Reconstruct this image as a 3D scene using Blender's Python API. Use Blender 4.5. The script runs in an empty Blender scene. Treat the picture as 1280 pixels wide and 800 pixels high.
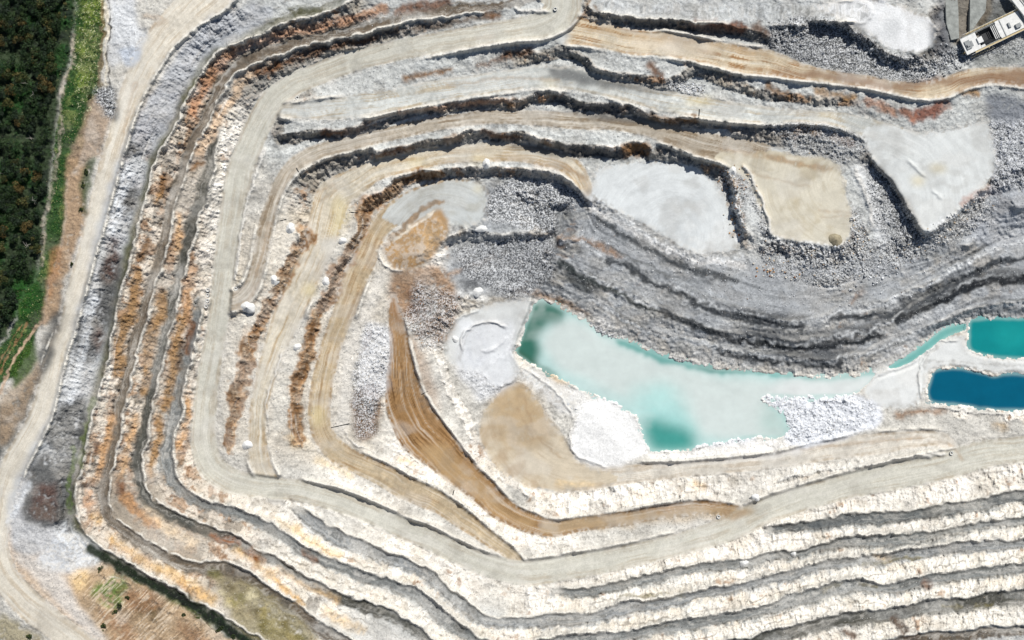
import bpy, bmesh, math, random
import numpy as np
from mathutils import Vector, Matrix

random.seed(7); RNG = np.random.default_rng(11)
SC = bpy.context.scene
COL = SC.collection

# ------------------------------------------------------------------ camera, sky, sun, exposure
CAM_H = 800.0                       # metres above the quarry rim
VS = 0.72                           # how tall the traced levels really stand
PX = 0.5                            # metres per map unit at rim level
cam = bpy.data.cameras.new('camera'); cam_o = bpy.data.objects.new('camera', cam); COL.objects.link(cam_o)
cam.sensor_width = 36.0; cam.lens = 36.0*CAM_H/(1280*PX); cam.clip_start = 1.0; cam.clip_end = 6000
cam_o.location = (0, 0, CAM_H); cam_o.rotation_euler = (0, 0, 0)
SC.camera = cam_o
SUN_EL, SUN_AZ = math.radians(50), math.radians(26)      # azimuth clockwise from +Y (top of the picture)
w = bpy.data.worlds.new('World'); SC.world = w; w.use_nodes = True
nt = w.node_tree; nt.nodes.clear()
sky = nt.nodes.new('ShaderNodeTexSky'); sky.sky_type = 'NISHITA'; sky.sun_disc = False
sky.sun_elevation = SUN_EL; sky.sun_rotation = SUN_AZ
bg = nt.nodes.new('ShaderNodeBackground'); bg.inputs[1].default_value = 0.062
wo = nt.nodes.new('ShaderNodeOutputWorld')
nt.links.new(sky.outputs[0], bg.inputs[0]); nt.links.new(bg.outputs[0], wo.inputs[0])
sun = bpy.data.lights.new('sun', 'SUN'); sun.energy = 5.0; sun.angle = math.radians(0.53); sun.color = (1.0, 0.972, 0.925)
sun_o = bpy.data.objects.new('sun', sun); COL.objects.link(sun_o)
sd = Vector((math.sin(SUN_AZ)*math.cos(SUN_EL), math.cos(SUN_AZ)*math.cos(SUN_EL), math.sin(SUN_EL)))
sun_o.rotation_euler = sd.to_track_quat('Z', 'Y').to_euler(); sun_o.location = (0, 0, 300)
SC.view_settings.view_transform = 'Standard'; SC.view_settings.look = 'None'
SC.view_settings.exposure = 0.0; SC.view_settings.gamma = 1.0; SC.view_settings.use_curve_mapping = False
SC.render.engine = 'CYCLES'; SC.cycles.max_bounces = 5; SC.cycles.diffuse_bounces = 3

# ------------------------------------------------------------------ helpers
U0, U1, V0, V1 = -130, 1410, -100, 900
us = np.arange(U0, U1+1, dtype=np.float32); vs = np.arange(V0, V1+1, dtype=np.float32)
NU, NV = len(us), len(vs)
UU, VV = np.meshgrid(us, vs)
f32 = np.float32

def S(r, g, b, k=0.78):
    c = np.array([r, g, b], dtype=np.float64)/255.0
    return (np.where(c <= 0.04045, c/12.92, ((c+0.055)/1.055)**2.4)*k).astype(f32)

_tab = RNG.random((256, 256)).astype(f32)
def vnoise(x, y, seed=0):
    x = np.asarray(x, f32) + seed*17.31; y = np.asarray(y, f32) + seed*41.77
    xi = np.floor(x); yi = np.floor(y); fx = x-xi; fy = y-yi
    fx = fx*fx*(3-2*fx); fy = fy*fy*(3-2*fy)
    xi = xi.astype(np.int32) & 255; yi = yi.astype(np.int32) & 255
    x1 = (xi+1) & 255; y1 = (yi+1) & 255
    a = _tab[yi, xi]; b = _tab[yi, x1]; c = _tab[y1, xi]; d = _tab[y1, x1]
    return (a+(b-a)*fx) + ((c+(d-c)*fx)-(a+(b-a)*fx))*fy
def fbm(x, y, octs=4, seed=0, gain=0.5):
    t = 0; amp = 1; tot = 0
    for i in range(octs):
        t = t + amp*vnoise(x*(2.03**i), y*(2.03**i), seed+i*3); tot += amp; amp *= gain
    return t/tot            # about 0..1, mean .5
def sst(a, b, x):
    t = np.clip((x-a)/(b-a), 0, 1); return t*t*(3-2*t)
def blur(a, r):
    # three box passes
    r = int(r)
    if r < 1: return a
    for _ in range(2):
        for ax in (0, 1):
            p = np.concatenate([np.repeat(np.take(a, [0], ax), r+1, ax), a, np.repeat(np.take(a, [-1], ax), r, ax)], ax)
            c = np.cumsum(p, axis=ax, dtype=np.float64)
            n = a.shape[ax]
            a = ((np.take(c, np.arange(2*r+1, 2*r+1+n), ax) - np.take(c, np.arange(0, n), ax))/(2*r+1)).astype(f32)
    return a
def catmull(P, sub=5):
    P = np.array(P, float)
    if len(P) < 3: sub = 2
    Q = np.vstack([2*P[0]-P[1], P, 2*P[-1]-P[-2]]); out = []
    for i in range(1, len(Q)-2):
        p0, p1, p2, p3 = Q[i-1], Q[i], Q[i+1], Q[i+2]
        for k in range(sub):
            t = k/sub
            out.append(0.5*((2*p1)+(-p0+p2)*t+(2*p0-5*p1+4*p2-p3)*t*t+(-p0+3*p1-3*p2+p3)*t**3))
    out.append(P[-1]); return np.array(out)

# the warp that roughens every traced edge
WX = (fbm(UU/30, VV/30, 3, 1)-.5)*5 + (fbm(UU/7, VV/7, 2, 5)-.5)*4.2
WY = (fbm(UU/30, VV/30, 3, 9)-.5)*5 + (fbm(UU/7, VV/7, 2, 13)-.5)*4.2

NB = fbm(UU/9, VV/9, 4, 21); NBIG = fbm(UU/55, VV/55, 4, 33); NMID = fbm(UU/20, VV/20, 4, 45)
class Line:
    """distance d, arclength s and side of every map point near a traced line"""
    def __init__(self, pts, pad, warp=1.0, smooth=True):
        P = catmull([p[:2] for p in pts]) if smooth else np.array([p[:2] for p in pts], float)
        x0, y0 = P.min(0)-pad; x1, y1 = P.max(0)+pad
        i0 = int(np.clip(x0-U0, 0, NU-1)); i1 = int(np.clip(x1-U0+1, 1, NU)); j0 = int(np.clip(y0-V0, 0, NV-1)); j1 = int(np.clip(y1-V0+1, 1, NV))
        self.sl = (slice(j0, j1), slice(i0, i1))
        X = UU[self.sl] + warp*WX[self.sl]; Y = VV[self.sl] + warp*WY[self.sl]
        D = np.full(X.shape, 1e9, f32); Sv = np.zeros(X.shape, f32); Sg = np.zeros(X.shape, f32)
        acc = 0.0; m = 6
        for a, b in zip(P[:-1], P[1:]):
            L = float(np.hypot(*(b-a)))
            if L < 1e-6: continue
            k0 = int(np.clip(min(a[0], b[0])-pad-m-U0-i0, 0, X.shape[1])); k1 = int(np.clip(max(a[0], b[0])+pad+m-U0-i0, 0, X.shape[1]))
            l0 = int(np.clip(min(a[1], b[1])-pad-m-V0-j0, 0, X.shape[0])); l1 = int(np.clip(max(a[1], b[1])+pad+m-V0-j0, 0, X.shape[0]))
            if k1 <= k0 or l1 <= l0: acc += L; continue
            q = (slice(l0, l1), slice(k0, k1))
            dx = (b-a)/L
            rx = X[q]-f32(a[0]); ry = Y[q]-f32(a[1])
            t = np.clip(rx*f32(dx[0])+ry*f32(dx[1]), 0, L)
            px = rx-t*f32(dx[0]); py = ry-t*f32(dx[1])
            d = np.sqrt(px*px+py*py); better = d < D[q]
            D[q] = np.where(better, d, D[q]); Sv[q] = np.where(better, acc+t, Sv[q])
            Sg[q] = np.where(better, np.sign(rx*f32(dx[1])-ry*f32(dx[0])), Sg[q])
            acc += L
        self.d, self.s, self.side, self.len = D, Sv, Sg, acc
        Praw = np.array([p[:2] for p in pts], float)
        # arclength of the raw control points along the smoothed line
        seg = np.hypot(*np.diff(P, axis=0).T); cum = np.concatenate([[0], np.cumsum(seg)])
        sub = (len(P)-1)//max(1, len(Praw)-1)
        self.sc = cum[np.minimum(np.arange(len(Praw))*sub, len(cum)-1)]

def inside(poly, warp=1.0, smooth=False):
    P = np.array(poly, float)
    if smooth: P = catmull(np.vstack([P, P[:1]]))[:-1]
    x0, y0 = P.min(0)-14; x1, y1 = P.max(0)+14
    i0 = int(np.clip(x0-U0, 0, NU-1)); i1 = int(np.clip(x1-U0+1, 1, NU)); j0 = int(np.clip(y0-V0, 0, NV-1)); j1 = int(np.clip(y1-V0+1, 1, NV))
    sl = (slice(j0, j1), slice(i0, i1))
    X = UU[sl]+warp*WX[sl]; Y = VV[sl]+warp*WY[sl]
    ins = np.zeros(X.shape, bool)
    n = len(P)
    for k in range(n):
        xa, ya = P[k]; xb, yb = P[(k+1) % n]
        if ya == yb: continue
        c = ((Y >= min(ya, yb)) & (Y < max(ya, yb)))
        ins ^= c & (X < (xb-xa)*(Y-ya)/(yb-ya)+xa)
    return sl, ins

def soft(poly, r, warp=1.6):
    sl, ins = inside(poly, warp); m = np.zeros((NV, NU), f32); m[sl] = ins; return blur(m, r)
# ------------------------------------------------------------------ traced map of the pit (map units, heights in metres)
# bands: flat-topped roads and benches.  key, name, points (u, v, width), heights along, colours, streak
BANDS = []
def band(name, label, pts, hs, col, streak=None, amt=.5, kind='road', soft=1.5, freq=.45):
    BANDS.append(dict(name=name, label=label, pts=pts, hs=hs, col=col, streak=streak, amt=amt, kind=kind, soft=soft, freq=freq))

GREY_B = (136,139,138); OLIVE = (92,92,70); BRN_B = (108,96,82); DARK_B = (84,84,78)
# narrow ledges across the grey scree
def ledge(pts, h): band('scree_ledge', 'narrow grey ledge crossing the dark scree above the turquoise pool', pts, h, (158, 160, 160), (120, 122, 124), .5, 'ledge', 2.5)
ledge([(697,296,5),(725,302,5),(760,310,6),(795,328,6),(820,338,7),(865,360,7),(905,376,7),(950,392,8),(1000,400,8),(1040,386,8),(1065,379,8),(1105,374,7),(1155,352,8),(1200,326,8),(1240,304,8),(1280,293,8),(1360,285,8)], [-52,-53])
ledge([(684,316,5),(712,328,5),(755,346,6),(780,356,7),(815,376,7),(850,394,7),(890,410,8),(950,418,9),(1000,421,9),(1050,416,9),(1090,404,9),(1120,392,9),(1150,372,9),(1195,355,9),(1225,345,9),(1260,336,9),(1290,335,9),(1370,332,9)], [-60,-61])
ledge([(720,362,5),(760,384,6),(800,403,7),(850,420,7),(900,432,8),(960,440,9),(1000,441,9),(1035,446,9),(1065,444,9),(1100,427,8),(1140,414,8),(1175,400,8),(1215,385,9),(1260,376,10),(1330,372,10)], [-69,-69])
# outer benches on the west and south walls
band('quarry_bench', 'highest bench of the west wall, turning into the dark grassy ditch at lower left',
  [(440,-6,9),(425,3,9),(395,12,9),(357,24,9),(320,37,10),(275,57,10),(250,87,9),(240,105,9),(230,125,9),(212,155,9),(200,175,9),(190,198,9),(180,237,9),(170,270,9),(162,300,9),(155,335,9),(147,362,9),(140,392,9),(132,432,9),(125,465,9),(119,495,9),(110,525,9),(102,555,9),(95,585,10),(88,612,11),(88,637,12),(94,662,12),(112,684,12),(140,702,13),(175,722,14),(212,742,15),(250,763,15),(287,785,15),(312,801,15),(360,830,15),(420,870,15)],
  [-2,-5,-6,-6], OLIVE, (92,92,70), .6, 'bench')
band('quarry_bench', 'second bench down the west wall, brown with a stony lip',
  [(700,-12,9),(640,3,9),(620,6,9),(570,12,9),(520,19,10),(470,30,10),(420,43,11),(370,55,11),(320,69,11),(288,92,10),(270,117,10),(255,147,9),(243,172,8),(232,205,8),(225,225,9),(215,250,9),(209,275,9),(202,305,9),(195,335,9),(187,365,9),(180,395,10),(175,410,10),(165,445,9),(157,478,9),(150,507,9),(144,537,10),(137,570,10),(132,600,11),(130,620,12),(134,640,11),(146,656,10),(168,671,9),(197,690,9),(225,704,10),(250,711,11),(280,709,13),(300,719,13),(325,736,12),(357,756,12),(382,772,12),(407,788,12),(432,804,12),(480,830,12),(600,858,12),(900,850,12),(1000,826,12),(1135,801,12),(1172,796,12),(1210,793,12),(1247,790,12),(1290,787,12),(1380,780,12)],
  [-10,-14,-17,-16.5,-16,-14,-13], BRN_B, (108,98,84), .6, 'bench')
band('quarry_bench', 'third bench down the west wall, dark and narrow between orange stained faces',
  [(272,160,5),(262,212,8),(255,237,9),(246,267,9),(238,292,9),(230,317,9),(225,340,8),(218,370,8),(212,395,9),(207,420,9),(198,457,9),(192,485,9),(185,517,9),(178,545,9),(173,572,9),(174,597,10),(179,615,10),(191,630,10),(211,643,10),(236,654,12),(262,663,11),(290,675,10),(320,692,10),(345,702,10),(370,717,10),(395,730,10),(420,744,10),(445,754,10),(470,762,11),(495,772,12),(520,789,12),(537,804,12),(600,832,12),(750,835,12),(930,806,14),(960,797,14),(992,788,14),(1022,781,14),(1055,774,13),(1074,770,12),(1090,768,12),(1110,768,12),(1135,764,13),(1172,757,14),(1210,752,14),(1247,747,14),(1290,743,14),(1380,735,14)],
  [-20,-25,-25,-24,-22,-21], DARK_B, (84,82,72), .6, 'bench')
band('quarry_bench', 'grey bench leaving the main haul road by the four tyres and following the wall south',
  [(250,380,7),(246,400,8),(240,430,9),(231,462,10),(223,500,11),(214,540,11),(209,572,11),(215,598,11),(228,613,11),(250,626,11),(275,635,10),(300,645,10),(320,652,10),(340,662,11),(360,674,11),(380,686,11),(400,696,11),(425,708,12),(450,718,11),(475,726,10),(495,732,12),(520,743,13),(540,759,14),(560,775,14),(580,789,14),(600,803,13),(640,812,12),(700,802,12),(740,798,12),(780,794,12),(800,790,12),(830,783,12),(850,780,12),(880,776,12),(910,771,12),(930,766,12),(960,761,12),(975,754,12),(1005,746,13),(1035,739,14),(1060,732,14),(1080,731,12),(1100,735,10),(1122,735,10),(1147,728,12),(1175,725,12),(1210,718,12),(1247,713,12),(1290,709,12),(1380,700,12)],
  [-31.5,-32,-32,-32,-32], GREY_B, (112,112,108), .5, 'bench')
band('quarry_bench', 'smooth grey bench starting just below the main haul road on the south wall',
  [(372,638,9),(395,654,12),(420,671,13),(445,681,13),(470,692,13),(500,700,13),(520,710,13),(540,723,13),(560,742,13),(582,759,13),(600,771,11),(620,778,10),(640,778,11),(670,777,12),(697,774,13),(740,774,12),(765,764,11),(782,760,12),(815,755,12),(845,749,12),(865,743,10),(890,739,10),(905,738,10),(935,732,10),(960,724,11),(990,717,11),(1020,710,11),(1055,702,12),(1095,699,12),(1135,692,11),(1172,688,12),(1210,684,12),(1245,681,12),(1290,679,12),(1380,672,12)],
  [-43.5,-44,-44,-44], (152,155,156), (116,119,120), .5, 'bench')
band('quarry_bench', 'grey bench one step above the pale haul road on the south wall, starting at a brown lip',
  [(695,741,8),(735,739,10),(755,735,10),(780,730,10),(810,722,10),(840,716,10),(877,709,10),(905,706,10),(930,706,11),(960,697,10),(1000,692,10),(1035,682,11),(1060,678,12),(1090,676,12),(1125,674,11),(1160,670,11),(1190,664,10),(1230,657,10),(1290,650,10),(1380,642,10)],
  [-54,-54], GREY_B, (110,112,112), .5, 'bench')
band('quarry_bench', 'dark stony shelf directly above the pale haul road at lower right',
  [(960,661,8),(985,657,10),(1015,655,11),(1045,652,11),(1067,649,11),(1090,648,12),(1120,646,13),(1150,643,13),(1185,637,13),(1215,632,13),(1245,626,13),(1290,618,13),(1380,608,13)],
  [-63,-64], (112,116,116), (86,90,90), .5, 'bench')
# upper bench at the top
band('quarry_bench', 'flat grey shelf above a dark rock face along the top edge',
  [(745,8,14),(790,10,18),(860,12,18),(930,14,18),(990,16,20),(1040,14,22),(1075,14,26)], [-6,-5], (205,208,208), (180,184,184), .4, 'bench')
# roads
band('perimeter_road', 'wide cream dirt road running along the outer rim beside the wood',
  [(300,-60,60),(262,-12,60),(236,12,44),(215,32,38),(198,52,36),(180,82,34),(166,112,30),(155,142,26),(147,170,25),(138,200,27),(128,240,25),(119,275,24),(112,300,22),(98,350,22),(86,400,21),(77,425,22),(68,450,24),(56,500,26),(47,525,28),(34,550,30),(20,575,30),(9,602,30),(-1,640,30),(-6,680,32),(3,715,34),(22,742,36),(50,768,36),(86,795,34),(125,823,34),(180,860,34)],
  [6,6,6,6,6], (222,215,200), (190,174,150), .55)
band('quarry_road', 'light grey road branching off at the north tyre and running east below the tan road',
  [(340,140,12),(352,138,16),(380,138,22),(420,136,27),(450,132,30),(490,126,27),(540,114,28),(590,107,27),(640,100,28),(670,96,28),(710,98,28),(750,107,24),(790,117,22),(830,126,27),(870,133,27),(910,139,24),(960,144,22),(990,145,16),(1030,147,16),(1060,152,20),(1090,162,26),(1120,176,36),(1150,190,44)],
  [-20,-20.5,-22,-23.2], (204,207,203), (176,160,132), .65)
band('quarry_road', 'brownish grey road curling round the second step of the pit to the cream yard',
  [(274,378,26),(296,374,24),(311,362,20),(320,340,18),(327,310,18),(334,275,18),(344,245,16),(358,217,18),(378,199,20),(410,186,18),(450,176,18),(490,167,18),(530,158,18),(570,151,16),(610,147,18),(650,147,18),(690,149,20),(730,151,22),(770,153,20),(810,159,24),(850,172,28),(890,183,32),(930,191,36),(965,202,40)],
  [-31,-30.5,-31,-32], (188,178,162), (136,118,94), .75)
band('quarry_road', 'pale cream road with yellow patches curling round the third step of the pit',
  [(345,618,26),(334,598,26),(325,575,26),(321,540,22),(323,510,22),(332,470,26),(345,430,30),(360,395,36),(380,350,36),(398,310,36),(408,272,44),(418,245,46),(440,230,36),(470,213,26),(510,203,24),(560,193,24),(610,190,24),(650,190,24),(690,197,26),(716,210,24),(730,230,18),(735,245,12)],
  [-42.5,-42,-42.5,-43], (212,203,184), (176,150,112), .65)
band('quarry_road', 'tan road curling round the fourth step of the pit beside an orange face',
  [(672,724,12),(650,706,14),(635,690,16),(610,672,20),(580,650,24),(545,626,28),(505,609,30),(480,594,28),(450,580,26),(422,565,28),(405,545,28),(399,520,27),(401,490,27),(408,455,26),(418,420,26),(430,390,28),(443,350,30),(455,325,30),(466,300,26),(478,280,26),(500,262,30),(530,249,34),(565,242,36),(590,245,40)],
  [-55,-54,-54,-54], (198,180,150), (150,118,78), .6)
band('quarry_road', 'ochre brown ramp fanning out below the rubble and running along the south step',
  [(491,372,8),(493,390,14),(497,410,22),(500,440,26),(502,475,40),(508,505,52),(526,540,60),(555,568,48),(585,597,38),(603,613,34),(625,634,30),(645,646,26),(670,656,26),(695,660,20),(735,654,18),(790,646,18),(835,638,18),(880,634,18),(910,637,16),(932,641,12)],
  [-60,-63,-64,-64.5], (168,132,90), (104,74,42), .85)
band('quarry_road', 'cream road from the eastern hairpin down to the yard beside the pool',
  [(1192,566,16),(1182,552,18),(1160,548,20),(1110,553,26),(1060,559,26),(1010,568,22),(960,577,18),(900,583,18),(840,588,20),(780,593,24),(730,596,34),(690,594,44)],
  [-73.5,-74.5,-75.5,-76], (218,212,200), (178,160,136), .5)
band('tan_road', 'tan road crossing the top of the pit and turning dark brown towards the crusher',
  [(706,36,40),(740,42,32),(790,52,32),(840,56,31),(890,66,31),(930,75,32),(960,78,32),(1010,91,18),(1060,99,14),(1085,102,14),(1110,107,14),(1150,113,19),(1180,110,22),(1205,99,22),(1240,94,20),(1290,97,24),(1400,100,26)],
  [-12,-13,-15,-17,-18], (216,202,176), (164,130,94), .95)
band('haul_road', 'broad pale main haul road spiralling down round the whole pit',
  [(706,-60,60),(702,-10,58),(700,14,46),(680,30,34),(640,37,26),(570,49,26),(500,62,26),(447,75,26),(405,89,28),(370,104,28),(346,121,32),(330,143,32),(318,168,32),(309,190,33),(301,208,32),(293,250,32),(285,300,31),(279,350,28),(273,400,26),(264,450,27),(257,500,29),(254,540,30),(256,563,33),(264,583,34),(281,597,33),(300,604,30),(330,609,28),(370,613,26),(420,625,28),(460,640,27),(500,658,26),(540,675,28),(570,690,28),(600,703,28),(640,715,30),(672,715,33),(715,708,32),(765,699,30),(815,688,28),(860,677,28),(900,665,32),(930,651,34),(960,637,31),(990,627,32),(1020,618,32),(1060,607,32),(1100,598,34),(1150,588,36),(1190,579,36),(1230,568,34),(1290,560,32),(1400,545,32)],
  [-8,-12,-20,-26,-32,-38,-43,-46,-51,-55.5,-61,-66,-71,-74,-77], (207,205,193), (178,166,146), .5)

# flat yards: polygons with a height
FLOORS = [
 ('quarry_yard','white dusty yard at the head of the third road, north of the scree',[(737,243),(745,212),(780,203),(820,202),(865,208),(892,225),(910,245),(916,275),(928,302),(915,314),(870,317),(840,302),(802,278),(765,261)],-43,(222,226,226),(196,200,200)),
 ('quarry_yard','cream yard with fine tyre marks where the second road ends',[(880,192),(960,190),(1030,196),(1048,205),(1055,232),(1064,266),(1062,298),(1045,310),(1000,302),(965,296),(950,262),(935,226)],-32,(216,209,190),(186,172,142)),
 ('quarry_yard','pale wedge shaped yard at upper right ending in a point',[(1075,160),(1110,155),(1150,168),(1200,160),(1232,150),(1242,172),(1246,212),(1226,236),(1200,261),(1165,290),(1155,290),(1138,264),(1115,226),(1094,205),(1084,182)],-23.2,(220,223,221),(196,198,196)),
 ('quarry_yard','pale grey yard at the end of the fourth road',[(470,272),(497,248),(545,228),(596,226),(610,244),(606,276),(585,284),(560,282),(540,272),(510,287)],-54,(200,204,202),(168,164,150)),
 ('quarry_yard','tan yard with curved tyre marks beside the white heap at the pool',[(630,482),(645,476),(660,486),(674,505),(692,530),(710,555),(724,580),(752,590),(780,594),(760,605),(700,613),(660,609),(630,592),(611,572),(598,546),(604,515)],-76,(206,193,170),(166,140,108)),
 ('quarry_yard','white ground of the pit floor at the head of the pool',[(552,425),(575,395),(610,380),(640,375),(668,376),(655,410),(640,440),(650,460),(640,478),(615,482),(600,465),(575,460),(558,450)],-74,(218,220,218),(190,192,190)),
 ('pond_causeway','white crushed stone causeway between the two small ponds',[(1095,470),(1130,455),(1160,438),(1185,420),(1206,416),(1208,438),(1230,447),(1300,450),(1400,452),(1400,466),(1290,468),(1262,465),(1240,467),(1215,460),(1175,457),(1160,464),(1154,490),(1140,510),(1100,511),(1075,490)],-77.2,(220,222,220),(200,202,200)),
 ('dump_top','white flat top of the dumped stone heap near the crusher',[(1012,8),(1070,-4),(1128,8),(1158,22),(1170,38),(1166,60),(1142,68),(1110,60),(1090,46),(1062,27)],-6,(240,241,241),(208,210,210)),
]
# extra spot heights  (u, v, radius, height)
SPOTS = [(640,345,18,-70),(600,340,14,-68),(610,265,6,-55),(660,262,10,-60),(700,250,6,-50),(575,365,8,-68),(545,385,8,-64),
 (520,360,6,-58),(470,450,7,-57),(462,500,9,-56),(1078,250,8,-33),(1090,300,8,-38),(1120,325,8,-44),(1040,340,10,-42),(975,325,10,-42),(1270,200,12,-24),
 (1275,250,10,-32),(1210,300,8,-44),(1245,200,6,-25),(730,540,24,-75),(755,560,16,-75),(700,510,8,-75),(1040,520,26,-75.5),(1110,530,6,-75),(1200,530,8,-74),(1270,530,8,-73),(1240,400,3,-78),
 (150,745,22,3),(180,770,24,4),(230,790,20,4),(75,690,14,4),(60,640,16,5),(120,760,8,5),
 (40,200,30,3),(20,420,20,3),(60,60,30,3),(110,60,10,4),(20,800,15,5),(520,305,14,-52),(500,315,8,-52),(545,280,6,-52.5),
 (1250,40,16,-15),(1200,80,7,-16),(1220,20,8,-14),(1180,20,8,-12)]
# cliffs: traced line of a steep face, width, height on the traveller's left and right at its start and end
CLIFFS = [
 ([(380,283),(387,296),(375,312),(364,332),(354,352),(341,377),(329,398),(317,420),(308,445),(300,480),(292,530),(290,560)], 12, -42,-42.5,-31,-40.5),
 ([(545,221),(522,218),(503,227),(488,240),(468,251),(453,262),(452,280),(449,300),(438,320),(424,338),(415,357),(404,377),(392,398),(388,420),(384,445),(378,465),(370,485),(369,510),(370,535),(374,553)], 13, -54,-54,-42.5,-43),
 ([(545,221),(580,213),(620,215),(660,215),(700,225),(722,239),(734,256)], 8, -43,-43,-53,-52),
 ([(552,305),(572,297),(600,297),(640,299),(672,296),(690,292),(696,272),(696,258)], 11, -55,-56,-66,-62),
 ([(664,74),(685,70),(702,64),(722,73),(745,88),(765,95),(790,98),(815,105),(840,103),(868,88),(895,96),(920,108),(950,118),(985,122),(1020,126),(1060,128)], 11, -13,-18,-21.3,-22),
 ([(350,171),(400,168),(440,165),(470,155),(490,147),(520,140),(580,133),(630,132),(650,132),(668,124),(687,122),(715,128),(748,136),(780,139),(800,146),(820,152),(850,156),(880,153),(915,151)], 11, -20.5,-22.5,-30.5,-31),
 ([(470,200),(510,188),(540,181),(565,177),(600,171),(640,173),(660,175),(690,182),(720,187),(750,189),(778,192),(792,180),(806,186),(815,197)], 11, -30.7,-31.5,-42,-42.5),
 ([(765,25),(800,27),(850,31),(880,33),(925,40),(960,50)], 9, -5,-6,-13.5,-15),
 ([(1012,28),(1040,30),(1062,40),(1085,58),(1110,72),(1140,80)], 9, -6,-7,-15,-16),
 ([(1094,203),(1114,226),(1136,264),(1154,292),(1175,292),(1205,264),(1240,236)], 7, -24,-24,-33,-34),
 ([(906,218),(916,240),(920,270),(930,298)], 7, -32,-33,-43,-43),
 ([(548,440),(560,475),(578,512),(594,550),(612,578),(640,603),(665,618)], 8, -74,-76,-67,-66),
]
POOLS = [
 dict(name='pool_water', label='long milky turquoise pool on the pit floor with dark green ends', z=-79.0, bed=-82,
  poly=[(676,372),(692,381),(708,390),(730,401),(752,420),(778,424),(800,434),(830,446),(862,456),(900,462),(960,466),(1000,470),(1040,473),(1070,470),(1100,462),(1120,453),(1142,439),(1160,425),(1180,410),(1207,404),(1209,412),(1186,419),(1162,437),(1142,454),(1118,464),(1096,470),(1078,488),(1060,494),(1000,496),(968,494),(950,497),(962,510),(984,522),(985,535),(980,547),(960,546),(940,545),(905,552),(868,560),(840,564),(812,563),(805,547),(800,530),(790,514),(760,500),(735,490),(722,487),(690,466),(665,455),(644,442),(650,425),(661,397),(668,380)]),
 dict(name='pond_water', label='bright turquoise rectangular pond at the right edge', z=-78.6, bed=-82,
  poly=[(1211,401),(1240,398),(1300,397),(1400,396),(1400,449),(1290,448),(1250,447),(1225,443),(1211,437)]),
 dict(name='pond_water', label='deep blue pond at the right edge below the causeway', z=-78.6, bed=-82.5,
  poly=[(1166,463),(1185,460),(1215,463),(1240,470),(1262,467),(1300,470),(1400,472),(1400,517),(1290,514),(1230,511),(1190,506),(1163,503),(1158,490)]),
]
#@@END
# ------------------------------------------------------------------ heights: every traced band is held, the slopes between are relaxed
ROADM = np.zeros((NV, NU), f32)      # smooth driven surfaces
BENCHM = np.zeros((NV, NU), f32)
IDM = np.zeros((NV, NU), np.int16)   # which object a cell of ground belongs to
OBJ = [('quarry_slopes', 'stepped rock faces and rubble slopes of the open quarry pit')]
fix = np.zeros((NV, NU), bool); val = np.zeros((NV, NU), f32)
for sp in SPOTS:
    m = (UU-sp[0])**2+(VV-sp[1])**2 < sp[2]**2
    fix |= m; val[m] = sp[3]
LN = []
for fl in FLOORS:
    sl, ins = inside(fl[2], .7); fix[sl] |= ins; val[sl] = np.where(ins, fl[3], val[sl])
    OBJ.append((fl[0], fl[1])); IDM[sl] = np.where(ins, len(OBJ)-1, IDM[sl])
    m = np.zeros((NV, NU), f32); m[sl] = ins; ROADM = np.maximum(ROADM, blur(m, 2))
for b in BANDS:
    wmax = max(p[2] for p in b['pts'])
    kind = b['kind']
    L = Line(b['pts'], wmax/2+16, .35 if kind == 'road' else 1.5)
    W = np.interp(L.s, L.sc, [p[2] for p in b['pts']]).astype(f32)
    if kind == 'bench': W = W*(.9+.55*vnoise(L.s*.022, L.s*0+len(OBJ), 6)+.3*(vnoise(L.s*.09, L.s*0+len(OBJ), 7)-.5))
    if kind == 'ledge': W = W*.55
    H = np.interp(L.s, np.linspace(0, L.len, len(b['hs'])), b['hs']).astype(f32)
    b['L'], b['W'] = L, W
    m = L.d < W/2-.5
    fix[L.sl] |= m; val[L.sl] = np.where(m, H, val[L.sl])
    mm = sst(b['soft'], -b['soft'], L.d-W/2)
    if kind == 'road': ROADM[L.sl] = np.maximum(ROADM[L.sl], mm)
    else: BENCHM[L.sl] = np.maximum(BENCHM[L.sl], mm)
    OBJ.append((b['name'], b['label'])); b['id'] = len(OBJ)-1
    IDM[L.sl] = np.where(L.d < W/2, b['id'], IDM[L.sl])
for p in POOLS:
    sl, ins = inside(p['poly'], .5)
    m = np.zeros((NV, NU), f32); m[sl] = ins
    p['mask'] = m; near = blur(m, 2)
    q = (near > .02) & (near < .5); fix |= q; val[q] = p['z']+.5
    q = near > .97; fix |= q; val[q] = p['bed']
    IDM[m > .5] = 0
q = UU < -100; fix |= q; val[q] = 4.0
q = (VV < -85) & (UU > 260) & ~fix; fix |= q; val[q] = 2.0

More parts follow.
